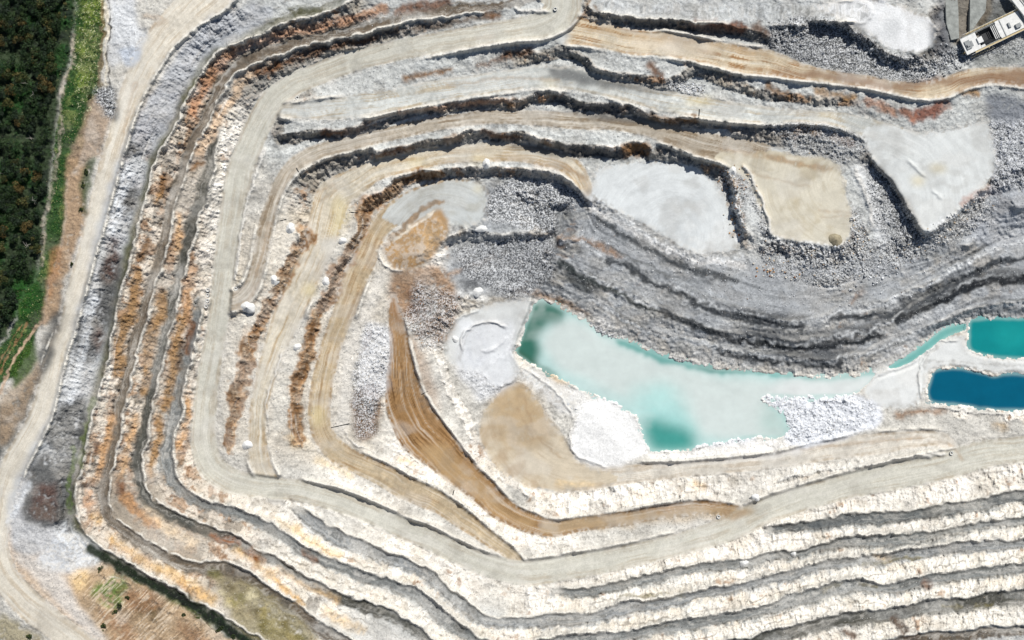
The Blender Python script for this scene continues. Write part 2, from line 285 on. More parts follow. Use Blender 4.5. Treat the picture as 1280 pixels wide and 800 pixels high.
for pts, wd, l0, l1, r0, r1 in CLIFFS:
    L = Line(pts, wd/2+10, 1.5); t = L.s/L.len
    hh = np.where(L.side > 0, l0+(l1-l0)*t, r0+(r1-r0)*t)
    wd = wd*(.75+1.9*np.clip(NBIG[L.sl]+NMID[L.sl]-.85, -.2, 1)); m = (L.d > wd/2) & (L.d < wd/2+2.2) & ~fix[L.sl] & (L.s > 1) & (L.s < L.len-1)
    fix[L.sl] |= m; val[L.sl] = np.where(m, hh, val[L.sl])
def relax(fix, val, it0=500, it1=70):
    lev = [(fix.astype(f32), np.where(fix, val, 0).astype(f32))]
    while min(lev[-1][0].shape) > 24:
        F, Vv = lev[-1]; a, c = (F.shape[0]+1)//2*2, (F.shape[1]+1)//2*2
        Fp = np.zeros((a, c), f32); Vp = np.zeros((a, c), f32); Fp[:F.shape[0], :F.shape[1]] = F; Vp[:F.shape[0], :F.shape[1]] = Vv
        Fc = Fp.reshape(a//2, 2, c//2, 2).sum((1, 3)); Vc = (Vp*Fp).reshape(a//2, 2, c//2, 2).sum((1, 3))
        lev.append(((Fc > 0).astype(f32), np.where(Fc > 0, Vc/np.maximum(Fc, 1), 0).astype(f32)))
    h = None
    for k in range(len(lev)-1, -1, -1):
        F, Vv = lev[k]
        if h is None: h = np.full(F.shape, Vv.sum()/max(F.sum(), 1), f32)
        else:
            h = np.repeat(np.repeat(h, 2, 0), 2, 1)[:F.shape[0], :F.shape[1]]
        n = it0 if k > 2 else it1
        keep = F > 0
        h = np.where(keep, Vv, h)
        for _ in range(n):
            p = np.pad(h, 1, mode='edge')
            h = np.where(keep, Vv, .25*(p[:-2, 1:-1]+p[2:, 1:-1]+p[1:-1, :-2]+p[1:-1, 2:]))
    return h.astype(f32)
H0 = relax(fix, val)*f32(VS)
for p in POOLS: p['z'] *= VS
HS = blur(H0, 1)
gy, gx = np.gradient(blur(H0, 2)); gx /= PX; gy /= PX
SLOPE = np.sqrt(gx*gx+gy*gy)
FACE = sst(.23, .46, SLOPE)*(1-.8*ROADM)
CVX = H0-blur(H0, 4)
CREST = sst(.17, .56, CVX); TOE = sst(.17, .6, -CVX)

# flow noise: along the fall line (flutes) and along the contour (strata)
def lic(src, fx, fy, n):
    acc = src.copy(); ii, jj = np.meshgrid(np.arange(NU), np.arange(NV))
    for sgn in (1, -1):
        x = ii.astype(f32); y = jj.astype(f32)
        for _ in range(n):
            xi = np.clip(x+.5, 0, NU-1).astype(np.int32); yi = np.clip(y+.5, 0, NV-1).astype(np.int32)
            x = x+sgn*fx[yi, xi]; y = y+sgn*fy[yi, xi]
            xi = np.clip(x+.5, 0, NU-1).astype(np.int32); yi = np.clip(y+.5, 0, NV-1).astype(np.int32)
            acc = acc+src[yi, xi]
    return acc/(2*n+1)
sm = np.maximum(SLOPE, .015); dx, dy = gx/sm, gy/sm
WN = RNG.random((NV, NU)).astype(f32)
def norm(a): return np.clip((a-a.mean())/(a.std()*2.6)*.5+.5, 0, 1).astype(f32)
FLUTE = norm(lic(blur(WN, 1)*.7+WN*.3, dx, dy, 6))
STRATA = norm(lic(WN, -dy, dx, 9)); BEDS = norm(lic(blur(RNG.random((NV, NU)).astype(f32), 1), -dy, dx, 34))
N2 = norm(blur(RNG.random((NV, NU)).astype(f32), 1)); N1 = WN

# rubble zones (stones lie on these; the ground below is broken too)
RUBBLE = [  # polygon, density, size range (map units), palette, label
 ([(612,240),(640,221),(690,228),(724,238),(735,254),(694,262),(690,292),(650,286),(610,272)], 1.0, (1.0,2.3), 'grey'),
 ([(566,312),(600,300),(690,292),(694,345),(660,368),(640,372),(580,346)], .8, (.8,2.0), 'grey'),
 ([(738,252),(760,266),(860,322),(930,325),(1000,318),(1060,335),(1110,330),(1160,292),(1240,236),(1400,230),(1400,330),(1290,300),(1200,335),(1120,382),(1040,395),(950,400),(880,372),(790,330),(700,300),(700,262)], .17, (.8,2.4), 'grey'),
 ([(690,300),(790,336),(880,380),(950,400),(1100,385),(1200,338),(1290,300),(1400,300),(1400,395),(1215,395),(1120,448),(1000,464),(880,452),(790,420),(700,370),(650,366)], .12, (.7,1.8), 'grey'),
 ([(990,300),(1062,300),(1100,300),(1150,292),(1200,258),(1236,238),(1250,262),(1200,300),(1110,345),(1040,360),(960,345),(950,310)], .6, (1.6,3.6), 'pale'),
 ([(896,215),(925,205),(935,240),(930,300),(905,296)], .7, (1.2,3.0), 'rusty'),
 ([(925,203),(940,215),(958,262),(972,300),(956,302),(938,246)], .8, (1.2,2.8), 'pale'),
 ([(1058,266),(1072,262),(1090,318),(1068,322)], .8, (1.6,3.4), 'pale'),
 ([(1085,200),(1100,204),(1156,292),(1130,325),(1105,310),(1082,240)], .8, (1.0,2.6), 'dark'),
 ([(1236,150),(1400,145),(1400,240),(1242,236)], .8, (.8,2.0), 'blue'),
 ([(960,26),(1030,20),(1075,40),(1110,64),(1162,74),(1205,56),(1216,76),(1180,97),(1150,104),(1060,93),(1000,76),(960,60)], .8, (1.0,2.6), 'dark'),
 ([(950,497),(1060,495),(1100,510),(1094,526),(1060,540),(1000,556),(984,546),(985,524)], 1.3, (.9,2.2), 'white'),
 ([(868,541),(900,531),(940,538),(942,546),(905,554),(868,559)], 1.4, (1.0,2.4), 'white'),
 ([(734,402),(776,421),(752,430)], 1.2, (.8,2.0), 'blue'), ([(832,446),(892,461),(890,466),(840,454)], 1.2, (.8,1.8), 'blue'),
 ([(458,402),(492,412),(484,490),(462,520),(440,520),(436,480)], .9, (.9,2.2), 'white'),
 ([(520,350),(575,372),(560,440),(530,440),(505,400)], .7, (1.0,2.4), 'rusty'),
 ([(580,425),(600,405),(636,402),(636,450),(640,478),(600,500),(575,465)], .6, (.8,2.0), 'white'),
 ([(118,112),(142,106),(146,150),(134,150),(124,130)], .9, (1.0,2.4), 'dark'),
 ([(437,505),(470,500),(470,540),(445,545)], .8, (1.0,2.2), 'rusty'),
 ([(255,716),(300,728),(352,760),(400,800),(330,812),(280,770),(250,740)], .3, (.8,1.8), 'olive'),
 ([(835,100),(882,104),(880,117),(838,114)], 1.2, (1.2,2.6), 'white'),
 ([(950,145),(1010,152),(1075,160),(1090,190),(1050,205),(990,195)], .6, (1.0,2.6), 'pale'),
 ([(700,30),(760,36),(690,20)], .2, (.8,1.4), 'white'),
 ([(1225,40),(1290,30),(1290,70),(1230,74)], .5, (1.0,2.2), 'dark'),
 ([(1060,640),(1120,632),(1290,620),(1290,800),(960,800),(960,700)], .10, (.8,1.6), 'pale'),
 ([(560,690),(960,640),(960,800),(560,800)], .06, (.8,1.5), 'pale'),
 ([(350,30),(640,0),(640,90),(350,180)], .10, (.8,1.8), 'grey'),
 ([(640,60),(960,100),(1000,170),(640,180)], .10, (.8,1.8), 'grey'),
 ([(300,280),(480,220),(470,560),(300,570)], .10, (.8,1.8), 'pale'),
]
RUBM = np.zeros((NV, NU), f32)
for r in RUBBLE:
    if r[1] < .35: continue
    sl, ins = inside(r[0], 2.0); m = np.zeros((NV, NU), f32); m[sl] = ins
    RUBM = np.maximum(RUBM, blur(m, 3)*min(1, r[1]))
RUBM *= (1-.9*ROADM)

# green country left of the perimeter road and its ragged edge
WOOD = [(-140,-110),(92,-110),(95,0),(90,60),(76,110),(68,160),(62,230),(56,290),(48,340),(30,372),(14,400),(0,432),(-140,480)]
GRASS = [(80,-110),(131,-110),(131,0),(128,60),(126,112),(112,140),(104,170),(96,210),(82,230),(80,290),(70,330),(58,372),(52,398),(40,440),(20,470),(0,480),(-140,500),(-140,400),(0,432),(30,372),(56,290),(68,160),(90,60)]
for P_, a_ in (([(478,310),(500,288),(532,270),(556,262),(562,280),(556,303),(536,326),(520,337),(497,337),(483,326)], .75), ([(716,556),(722,520),(735,500),(760,500),(790,520),(802,550),(808,566),(780,580),(740,580),(722,572)], .6),
               ([(55,690),(80,664),(100,672),(124,690),(118,705),(70,718),(45,700)], .55), ([(1075,470),(1160,430),(1190,420),(1200,440),(1160,455),(1150,500),(1100,512)], .7), ([(590,455),(660,460),(720,490),(720,515),(690,505),(650,475),(600,480)], .6)):
    ROADM = np.maximum(ROADM, a_*soft(P_, 4, 1.0))
FACE *= 1-.7*ROADM
M_WOOD = soft(WOOD, 2); M_GRASS = soft(GRASS, 1)*(1-M_WOOD)
OBJ.append(('forest_floor', 'dark green forest floor under the wood at the left edge')); IDM[(M_WOOD > .5) & (IDM == 0)] = len(OBJ)-1
OBJ.append(('grass_bank', 'bright green grassy strip with pale bare patches beside the wood')); IDM[(M_GRASS > .5) & (IDM == 0)] = len(OBJ)-1

WATERM = np.zeros((NV, NU), f32)
for p in POOLS: WATERM = np.maximum(WATERM, p['mask'])
H = HS.copy()
ROUGH = (1-ROADM)*(1-.6*BENCHM)*(1-WATERM)
berm = CREST*(1-.35*ROADM)*(.45+1.1*NB)*(1-np.clip(blur(WATERM, 5)*3, 0, 1))
H += .8*blur(berm, 1)
# safety berms heaped along the downhill edge of every road and bench
BERM = np.zeros((NV, NU), f32)
for b in BANDS:
    L = b['L']
    if b['kind'] == 'ledge': continue
    e = L.d-b['W']/2
    ny, nx = np.gradient(blur(L.d, 1)); down = -(gx[L.sl]*nx+gy[L.sl]*ny)
    b['up'] = sst(.05, .2, -down)
    a = sst(.07, .23, down)*sst(2, 10, L.s)*sst(2, 10, L.len-L.s)
    hb_, wb_, ob_ = (4.0, 2.0, 2.0) if b['kind'] == 'road' else (3.6, 1.8, .4)
    if b['name'] == 'haul_road': hb_, wb_ = 4.8, 2.5
    BERM[L.sl] = np.maximum(BERM[L.sl], hb_*a*np.exp(-((e-ob_)/wb_)**2/1.2)*(.45+1.1*NMID[L.sl]+.5*(NB[L.sl]-.5)))
DRY = 1-np.clip(blur(WATERM, 5)*2.5, 0, 1)
H += blur(BERM, 1)*(1-WATERM)*DRY
SCREE = soft([(700,262),(738,250),(760,264),(860,322),(960,330),(1060,340),(1160,300),(1240,240),(1410,230),(1410,395),(1205,398),(1120,452),(1000,468),(860,452),(740,405),(690,372),(640,372),(570,350),(560,310),(690,292)], 6, 2.0)
FK = 1-.72*SCREE
H += FACE*((FLUTE-.5)*1.4*FK+(NB-.5)*3.0*FK+(N2-.5)*.9+(N1-.5)*.5*(1-.5*SCREE)+(BEDS-.5)*1.3)
H += ROUGH*((NMID-.5)*1.8*FK+(NB-.5)*1.5*FK+(N2-.5)*.5*(1-.5*SCREE)+(N1-.5)*.5*(1-.5*SCREE))
H += BENCHM*(1-ROADM)*((N2-.5)*.35+(NB-.5)*.5)
H += RUBM*((N2-.5)*.7+(N1-.5)*.5+(NB-.5)*.9)
H += TOE*(1-ROADM)*(N2-.4)*.8
H += ROADM*((NMID-.5)*.25+(N2-.5)*.05)
FLAT = [(259.8,362.6),(259.6,369.0),(259.3,376.0),(257.6,383.0),(294.8,361.0),(371.8,122.4),(898.0,646.0),(1189.0,566.5),(694.0,11.5)]
FLM = np.zeros((NV, NU), f32)
for u_, v_ in FLAT: FLM = np.maximum(FLM, np.exp(-(((UU-u_)**2+(VV-v_)**2)/16)**2))
H += M_WOOD*((NMID-.5)*3+(N2-.5)*1.2)+M_GRASS*((NB-.5)*1.0)
# low dirt ridges pushed up by loaders
RIDGES = [([(1184,567),(1150,571),(1110,576),(1060,583),(1010,592),(970,601)], 2.6, 3.0), ([(1132,198),(1146,210),(1157,224)], .8, 2.4), ([(1163,234),(1172,244),(1180,252)], .7, 2.2), ([(578,440),(576,424),(583,412),(597,405),(618,402),(634,410)], 1.6, 1.6),
  ([(556,452),(553,430),(562,410),(580,395),(600,386)], 1.3, 2.0), ([(600,440),(622,436),(636,420)], 1.0, 2.0), ([(640,9),(665,14),(690,12)], 2.2, 3.0), ([(660,462),(690,484),(712,510),(716,530)], 1.3, 1.8), ([(722,520),(714,545),(722,570),(760,583)], 1.2, 2.0),
  ([(1152,500),(1148,470),(1156,448),(1172,428),(1200,424)], 1.0, 1.4), ([(1160,508),(1220,516),(1300,520)], 1.3, 2.0), ([(925,204),(940,222),(955,255),(966,298)], 1.8, 2.2), ([(1066,206),(1082,240),(1092,290)], 1.6, 4.0), ([(292,355),(296,330),(302,290),(310,250),(322,210),(333,180)], 1.8, 2.6), ([(340,545),(332,510),(342,470),(356,436)], 1.4, 2.0), ([(430,535),(440,552),(470,566),(520,588),(560,604)], 1.2, 2.0), ([(480,300),(474,318),(484,334),(506,338)], 1.2, 1.8)]
RIDM = np.zeros((NV, NU), f32)
for pts, hh, ww in RIDGES:
    L = Line(pts, ww*3+4, 1.0); RIDM[L.sl] = np.maximum(RIDM[L.sl], hh*np.exp(-(L.d/ww)**2)*sst(-1, 8, L.s)*sst(-1, 8, L.len-L.s)*(.5+1.0*NB[L.sl]))
H += RIDM
# wheel ruts along the roads
H = H+(blur(HS, 3)+.4-H)*FLM
STREAK = np.zeros((NV, NU), f32)
for b in BANDS:
    L = b['L']; t = L.d*L.side
    t = t+4*(vnoise(L.s*.02, t*.05+b['id'], 17)-.5)+2*(vnoise(L.s*.06, t*.1+b['id'], 19)-.5)
    st = .36*vnoise(t*b['freq']*.6+3, L.s*.012+b['id'], 3)+.34*vnoise(t*b['freq']*2.0, L.s*.016+b['id']*7, 8)+.30*vnoise(t*1.9, L.s*.022+b['id']*5, 12)
    b['st'] = st
    if b['kind'] == 'road':
        m = (L.d < b['W']/2)
        H[L.sl] += np.where(m, (st-.5)*.22, 0)

# ------------------------------------------------------------------ ground colour (albedo of dust, rock, rust and soil)
P_face = np.zeros((NV, NU, 3), f32); P_flat = np.zeros((NV, NU, 3), f32); RUST = np.zeros((NV, NU), f32)
P_face[:] = S(244,239,230); P_flat[:] = S(205,202,194); RUST[:] = .25
def region(poly, face=None, flat=None, rust=None, r=10):
    global RUST
    m = soft(poly, r, 2.0)
    if face is not None: P_face[:] += m[..., None]*(S(*face)-P_face)
    if flat is not None: P_flat[:] += m[..., None]*(S(*flat)-P_flat)
    if rust is not None: RUST += m*(rust-RUST)
region([(255,-110),(1410,-110),(1410,330),(930,330),(740,250),(600,222),(480,240),(390,260),(330,200),(300,120),(240,150)], (150,148,143), (202,204,201), .45)
region([(700,255),(740,245),(860,315),(960,325),(1160,300),(1410,200),(1410,395),(1205,400),(1100,455),(960,462),(830,440),(700,375),(560,370),(560,310),(690,285)], (186,189,191), (188,191,193), .12)
region([(600,225),(720,228),(735,255),(690,340),(560,345),(560,300)], (160,163,165), (164,167,169), .3, 6)
region([(160,110),(270,120),(250,250),(250,560),(300,650),(420,740),(380,810),(90,690),(90,560)], (226,216,202), (158,148,134), .80, 8)
region([(285,280),(470,230),(490,380),(470,570),(330,580),(280,560)], (216,206,188), (212,205,192), .62, 8)
region([(330,640),(640,770),(1410,600),(1410,910),(300,910)], (243,238,228), (198,198,194), .25, 10)
region([(-20,600),(90,590),(95,660),(330,830),(140,830),(-20,700)], (196,188,176), (200,180,158), .35, 8)
rn = fbm(UU/14, VV/14, 4, 61)+.25*(FLUTE-.5)
rusty = sst(.60, .74, rn+(RUST-.5)*.42)
A = P_flat+FACE[..., None]*(P_face-P_flat)
def mix(m, col):
    global A
    A += np.clip(m, 0, 1)[..., None]*(S(*col)-A)
mix(FACE*sst(.45, .75, fbm(UU/18, VV/18, 3, 71))*.35, (200,184,158))
mix(FACE*sst(.5, .75, N2*.6+FLUTE*.4)*.35*(RUST > .3), (150,126,104)); mix(FACE*sst(.52, .68, fbm(UU/34, VV/9, 3, 77))*.4, (186,182,172)); WEST = soft([(130,100),(330,60),(290,130),(255,250),(255,560),(300,650),(430,745),(380,830),(80,690),(80,560)], 12, 2.0)
mix(FACE*WEST*sst(.54, .66, fbm(UU/10, VV/16, 4, 79))*.6, (104,94,82)); mix(FACE*rusty*.7, (166,132,100)); mix(FACE*rusty*sst(.55, .8, N2)*.6, (116,80,54))
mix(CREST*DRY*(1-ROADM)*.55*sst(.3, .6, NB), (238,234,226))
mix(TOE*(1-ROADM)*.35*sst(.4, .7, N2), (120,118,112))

def stroke(pts, wd, col, a=.9, sf=3, brk=.35, warp=1.6):
    L = Line(pts, wd/2+sf+4, warp)
    q0 = NB[L.sl]*.45+N2[L.sl]*.25+FLUTE[L.sl]*.3
    m = sst(sf, -sf, L.d-wd/2+5*(NB[L.sl]-.5))*sst(.5-brk-.22, .5-brk+.22, q0)
    q = A[L.sl]; q += (a*m)[..., None]*(S(*col)*(.72+.5*N2[L.sl]+.25*(FLUTE[L.sl]-.5))[..., None]-q)
def patch(poly, col, a=.9, r=2, brk=.35, warp=1.6, smooth=True):
    sl, ins = inside(poly, warp, smooth); m = np.zeros((NV, NU), f32); m[sl] = ins
    m = blur(m, r)*sst(.5-brk-.18, .5-brk+.18, NB*.6+N2*.4)
    mix(a*m, col)
mixb = sst(.4, 1.6, BERM)
# benches and roads first
for b in BANDS:
    L = b['L']; t_ = L.d*L.side; m = sst(b['soft'], -b['soft'], L.d-b['W']/2+(2.5*(N2[L.sl]-.5) if b['kind'] != 'road' else 0))*sst(0, 14, L.s+8*(NB[L.sl]-.5))*sst(0, 14, L.len-L.s+8*(NB[L.sl]-.5))
    if b['kind'] == 'ledge': m = m*.6
    if b['kind'] == 'bench': m = m*(.55+.45*sst(.3, .55, vnoise(L.s*.03, t_*.1+b['id'], 14)*.6+NB[L.sl]*.4))
    q = A[L.sl]; q += m[..., None]*(S(*b['col'])-q)
    if b['kind'] == 'bench':     # grey fallen scree creeping up the foot of the face behind the bench
        e_ = L.d-b['W']/2; sp2 = 2+13*(.6*NMID[L.sl]+.4*NB[L.sl])**1.5
        k = b['up']*sst(sp2, sp2*.3, e_)*sst(-2, 1, e_)*sst(.36, .56, NB[L.sl]*.5+N2[L.sl]*.5); q += (k*.75)[..., None]*(S(*[c*1.18 for c in b['col']])-q)
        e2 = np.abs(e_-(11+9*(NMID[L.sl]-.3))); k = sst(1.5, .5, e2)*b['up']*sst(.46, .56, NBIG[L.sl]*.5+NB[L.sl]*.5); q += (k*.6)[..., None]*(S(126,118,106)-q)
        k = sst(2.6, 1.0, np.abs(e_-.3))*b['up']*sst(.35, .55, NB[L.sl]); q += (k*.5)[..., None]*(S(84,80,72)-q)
    st = b['st']; k = sst(.47, .70, st)*b['amt']*m*(.35+.8*sst(.35, .6, NMID[L.sl]))
    q += k[..., None]*(S(*b['streak'])-q)
    q *= (1+.16*(NMID[L.sl]-.5)+.10*(N2[L.sl]-.5)+.12*(N1[L.sl]-.5)*m)[..., None] if b['kind'] == 'road' else 1.0
    k = sst(.45, .26, st)*b['amt']*.55*m
    q += k[..., None]*(S(232,228,218)-q)
    if b['kind'] == 'road': m = m*(1-.65*sst(-5, 2, L.d-b['W']/2+6*(NMID[L.sl]-.5))*sst(.45, .6, NBIG[L.sl]+.3*(N2[L.sl]-.5)))
    if b['kind'] == 'road':      # a dark rutted margin
        e = sst(3.0, .8, np.abs(L.d-(b['W']/2-1.6)))*m*sst(.3, .6, NMID[L.sl])*.5
        q += e[..., None]*(S(*b['streak'])-q)
for fl in FLOORS:
    sl, ins = inside(fl[2], .8, False); m = np.zeros((NV, NU), f32); m[sl] = ins; m = sst(.38, .62, blur(m, 6)+(N2-.5)*.35+(NMID-.5)*.5)
    cx_, cy_ = np.mean([p[0] for p in fl[2]])+60*math.sin(len(fl[1])), np.mean([p[1] for p in fl[2]])+60*math.cos(len(fl[1])*1.7)
    rr_ = np.hypot(UU-cx_, VV-cy_); th_ = np.arctan2(VV-cy_, UU-cx_)
    arc = .5*vnoise(rr_*.22+4*NBIG, th_*2.2, 23)+.5*vnoise(rr_*.9+4*NBIG, th_*3.0, 29)
    mix(m*.92, fl[4]); mix(m*sst(.52, .72, arc)*.28*sst(.35, .6, NMID), fl[5]); mix(m*sst(.48, .3, arc)*.28, tuple(min(255, c+16) for c in fl[4])); mix(m*sst(.5, .72, fbm(UU/26, VV/22, 4, 81))*.5, fl[5])
# rust, ochre and iron stains traced from the faces
O1 = (164,130,90); O2 = (130,96,62); O3 = (112,78,54); PK = (192,150,120); OC = (224,184,120)
for pts, wd, c in [
 ([(312,55),(287,70),(265,95),(252,117),(240,140)],11,(196,150,116)), ([(320,87),(300,107),(282,135),(265,160),(250,190)],11,(212,186,158)),
 ([(206,222),(205,240)],9,O2), ([(202,244),(196,254)],6,O1), ([(240,213),(252,204)],4,O2), ([(226,270),(221,312)],9,(206,170,130)), ([(182,302),(176,324)],6,O2),
 ([(174,342),(168,370),(164,400)],13,O1), ([(203,368),(200,400)],12,O1), ([(237,340),(232,400)],11,(190,150,110)),
 ([(157,400),(150,440),(146,466)],13,O1), ([(193,400),(187,440),(180,490)],12,O1), ([(226,400),(220,440),(214,480),(208,508)],11,O1), ([(240,405),(234,440)],8,O3), ([(229,428),(224,458)],7,(96,80,66)),
 ([(120,555),(122,562)],7,O3), ([(140,520),(130,560),(122,596)],9,(206,164,120)), ([(168,520),(160,560),(152,596)],8,(206,170,130)), ([(201,522),(195,560),(189,590)],9,O1), ([(236,500),(230,540),(224,560)],7,(208,164,116)),
 ([(116,645),(122,650)],10,OC), ([(112,615),(108,632)],8,(200,150,104)), ([(140,675),(165,692),(192,708),(222,722),(246,738),(264,750)],12,OC), ([(152,603),(152,615)],9,O3),
 ([(157,622),(172,640),(195,655)],13,(178,136,96)), ([(186,640),(212,662),(240,680)],9,(236,212,178)), ([(298,690),(320,704),(334,720)],9,OC), ([(318,690),(328,702)],9,O2),
 ([(372,662),(400,682),(424,694)],8,(228,192,132)), ([(343,648),(370,662)],6,(232,205,160)), ([(345,714),(385,732),(420,748)],7,(226,190,140)), ([(335,716),(352,734),(378,756)],7,(214,176,120)), ([(405,762),(430,776),(450,788)],7,(230,196,142)),
 ([(380,688),(396,700)],5,O3), ([(312,690),(318,700)],9,(134,84,42)),
 ([(262,668),(300,680)],5,(150,96,58)),
 # north walls
 ([(322,52),(350,44),(385,37),(420,28),(452,19),(482,9)],10,PK), ([(320,90),(345,82),(380,70),(420,59),(470,47)],7,O3), ([(500,14),(560,2)],9,(126,92,72)), ([(480,42),(540,33),(600,22),(622,16)],7,(110,96,84)), ([(604,16),(618,22)],7,(112,78,48)),
 ([(505,96),(540,89),(560,86)],6,O2), ([(596,82),(622,75),(636,64)],6,O3), ([(405,166),(441,164),(468,152),(486,146)],7,O3), ([(500,140),(560,132),(640,128)],5,PK), ([(560,174),(572,172)],11,O2), ([(478,193),(512,187)],6,O3), ([(600,168),(640,172)],5,O3),
 ([(640,68),(662,64)],7,O3), ([(812,84),(826,97)],9,O3), ([(870,30),(925,36)],15,(112,70,48)), ([(944,36),(958,44)],12,(96,72,56)), ([(815,144),(840,153),(868,148)],10,O2), ([(640,134),(656,126)],8,O2), ([(783,186),(806,186)],16,O2), ([(650,172),(640,176)],5,O2),
 ([(960,106),(985,120)],7,O2), ([(1020,114),(1034,118),(1064,122)],8,O1), ([(1082,125),(1100,132),(1118,140)],10,(176,130,104)), ([(1150,146),(1162,140),(1180,130)],15,(134,78,56)), ([(1130,138),(1140,150)],10,(160,104,78)), ([(996,162),(1020,166)],9,O1), ([(1040,170),(1066,180)],9,O3), ([(1204,113),(1218,116)],9,O1),
 # orange faces between the inner roads
 ([(380,285),(387,296),(374,312)],11,O2), ([(374,306),(366,330),(356,352),(342,376),(330,396)],11,O1), ([(331,398),(322,412)],10,O3), ([(366,330),(352,358)],5,O2),
 ([(449,275),(451,300),(441,320)],8,O2), ([(441,318),(428,335),(418,355),(406,377),(394,394)],11,O2), ([(410,360),(402,380)],5,O3), ([(455,252),(480,241),(500,231),(520,220)],7,PK), ([(452,262),(454,276)],9,(104,92,84)),
 ([(388,398),(386,430),(380,460),(372,482)],13,O2), ([(367,492),(371,535)],16,(124,106,88)), ([(364,548),(370,556)],9,OC), ([(463,414),(458,434)],5,O2), ([(446,506),(462,532)],14,(160,128,94)), ([(536,402),(524,420)],10,O2), ([(512,388),(524,376)],10,O3), ([(308,410),(301,450),(296,490),(291,530)],6,(206,160,110)), ([(312,420),(309,440)],6,O2),
 ([(400,575),(440,596)],6,(232,206,158)), ([(500,575),(512,580)],5,OC), ([(745,10),(752,16)],1,O2),
 ([(905,228),(922,226)],6,O1), ([(912,256),(924,254)],6,O1), ([(920,274),(930,272)],6,O2), ([(920,294),(934,294)],5,O1),
 ([(1120,520),(1180,514)],6,(150,120,96)), ([(1245,532),(1256,534)],5,OC), ([(696,296),(740,306),(780,322)],4,(166,132,104)), ([(684,316),(706,326)],5,(196,164,134)), ([(665,292),(682,290)],9,(214,190,158)), ([(645,362),(668,366),(700,376),(730,390)],5,(170,140,112)),
 ([(1080,366),(1064,378)],4,(120,86,62)), ([(1205,255),(1240,236)],9,(176,140,128)),
 ([(688,468),(708,480)],4,OC), ([(560,344),(580,336),(600,330),(618,320)],3,(186,156,130)),
 ([(1095,695),(1110,700)],4,OC), ([(1155,730),(1165,735)],5,(110,80,62)), ([(1155,732),(1162,736)],4,(120,90,70)), ([(1055,790),(1068,796)],6,(100,76,60)), ([(1118,775),(1140,795)],9,(94,78,66)), ([(700,602),(740,606)],4,(230,200,150)), ([(872,609),(882,610)],5,OC),
 ]: stroke(pts, wd+1, c, .9 if c[0] < 215 else .6, 4 if c[0] < 215 else 6, .25)
# G slope: grey, streaked white and near-black earth
patch([(258,22),(320,5),(340,18),(290,52),(250,80),(228,120),(205,160),(186,195),(152,196),(165,160),(190,118),(222,66)], (186,190,196), .85, 3, .5)
patch([(150,200),(184,200),(172,250),(152,330),(138,400),(118,480),(100,550),(86,620),(90,680),(60,690),(20,690),(12,620),(40,560),(70,500),(90,420),(120,290)], (192,196,200), .85, 3, .5)
for P_ in [[(160,230),(172,232),(165,262),(152,270)],[(128,318),(154,322),(140,400),(118,400)],[(98,400),(132,402),(120,445),(94,442)],[(72,505),(110,500),(100,560),(62,556)],[(45,570),(92,570),(84,650),(40,660),(30,620)],[(158,180),(190,192),(186,198),(160,196)]]:
    patch(P_, (70,70,68), .85, 3, .2, 3)
for P_ in [[(135,300),(150,302),(145,350),(130,352)],[(45,610),(76,610),(66,650),(44,650)],[(124,402),(132,404),(126,436),(116,430)]]: patch(P_, (92,68,60), .8, 3, .14, 3)
for pts in [[(160,215),(140,290)],[(118,375),(105,430),(88,500)],[(36,610),(12,650)]]: stroke(pts, 10, (222,226,230), .7, 4, .2)
# white flats and dumps
patch([(136,0),(165,-5),(170,30),(182,45),(176,66),(150,78),(138,80),(136,40)], (216,219,222), .9, 3, .5)
patch([(150,62),(172,60),(180,72),(160,82)], (190,200,214), .7, 2, .5)
patch([(55,690),(80,664),(100,672),(124,690),(118,705),(70,718),(45,700)], (212,216,220), .9, 3, .5)
patch([(10,690),(50,700),(70,716),(100,752),(135,800),(122,800),(60,742)], (214,212,208), .7, 3, .4)
patch([(716,556),(722,520),(735,500),(760,500),(790,520),(802,550),(808,566),(780,580),(740,580),(722,572)], (238,236,234), 1, 2, .5)
patch([(640,462),(665,460),(700,482),(735,494),(722,520),(700,512),(676,490),(655,480)], (226,226,224), .9, 3, .5)
patch([(808,566),(868,562),(905,556),(960,548),(990,555),(1000,566),(940,574),(860,578),(815,580)], (236,234,230), .9, 3, .5)
patch([(1065,205),(1085,205),(1100,250),(1110,300),(1096,312),(1082,260)], (228,230,230), .9, 3, .45)
patch([(930,225),(940,240),(962,300),(940,310),(935,280)], (222,224,222), .8, 3, .45)
patch([(560,300),(600,292),(650,290),(690,284),(690,290),(640,298),(565,310)], (206,206,202), .7, 2, .4)
patch([(478,310),(500,290),(532,270),(554,262),(560,280),(555,302),(535,325),(520,336),(497,336),(485,326)], (184,146,98), .95, 2, .5)
patch([(510,300),(545,280),(556,290),(535,315)], (202,168,122), .7, 4, .2)
stroke([(482,305),(500,288),(535,258),(552,254)], 6, (150,118,80), .8, 2)
for pts in [[(497,298),(520,280),(545,264)],[(486,332),(500,338),(530,332)],[(474,312),(478,330)]]: stroke(pts, 4, (236,226,208), .9, 1.5)
patch([(640,476),(660,484),(676,510),(690,545),(670,560),(640,560),(618,540),(612,505)], (188,162,124), .7, 6, .25)
patch([(560,420),(575,400),(605,385),(636,384),(636,392),(600,400),(580,420),(570,450)], (222,224,222), .9, 3, .45)
stroke([(578,440),(582,420),(596,408),(620,404),(634,412)], 3, (140,136,126), .8, 1.5)
patch([(520,560),(560,560),(600,600),(640,640),(670,650),(660,664),(620,640),(560,600)], (188,160,120), .75, 5, .4)
patch([(680,650),(800,640),(930,632),(930,645),(800,655),(680,668)], (186,164,132), .8, 3, .35)
patch([(500,330),(500,400),(520,470),(550,520),(540,470),(510,410)], (140,104,66), .6, 4, .3)
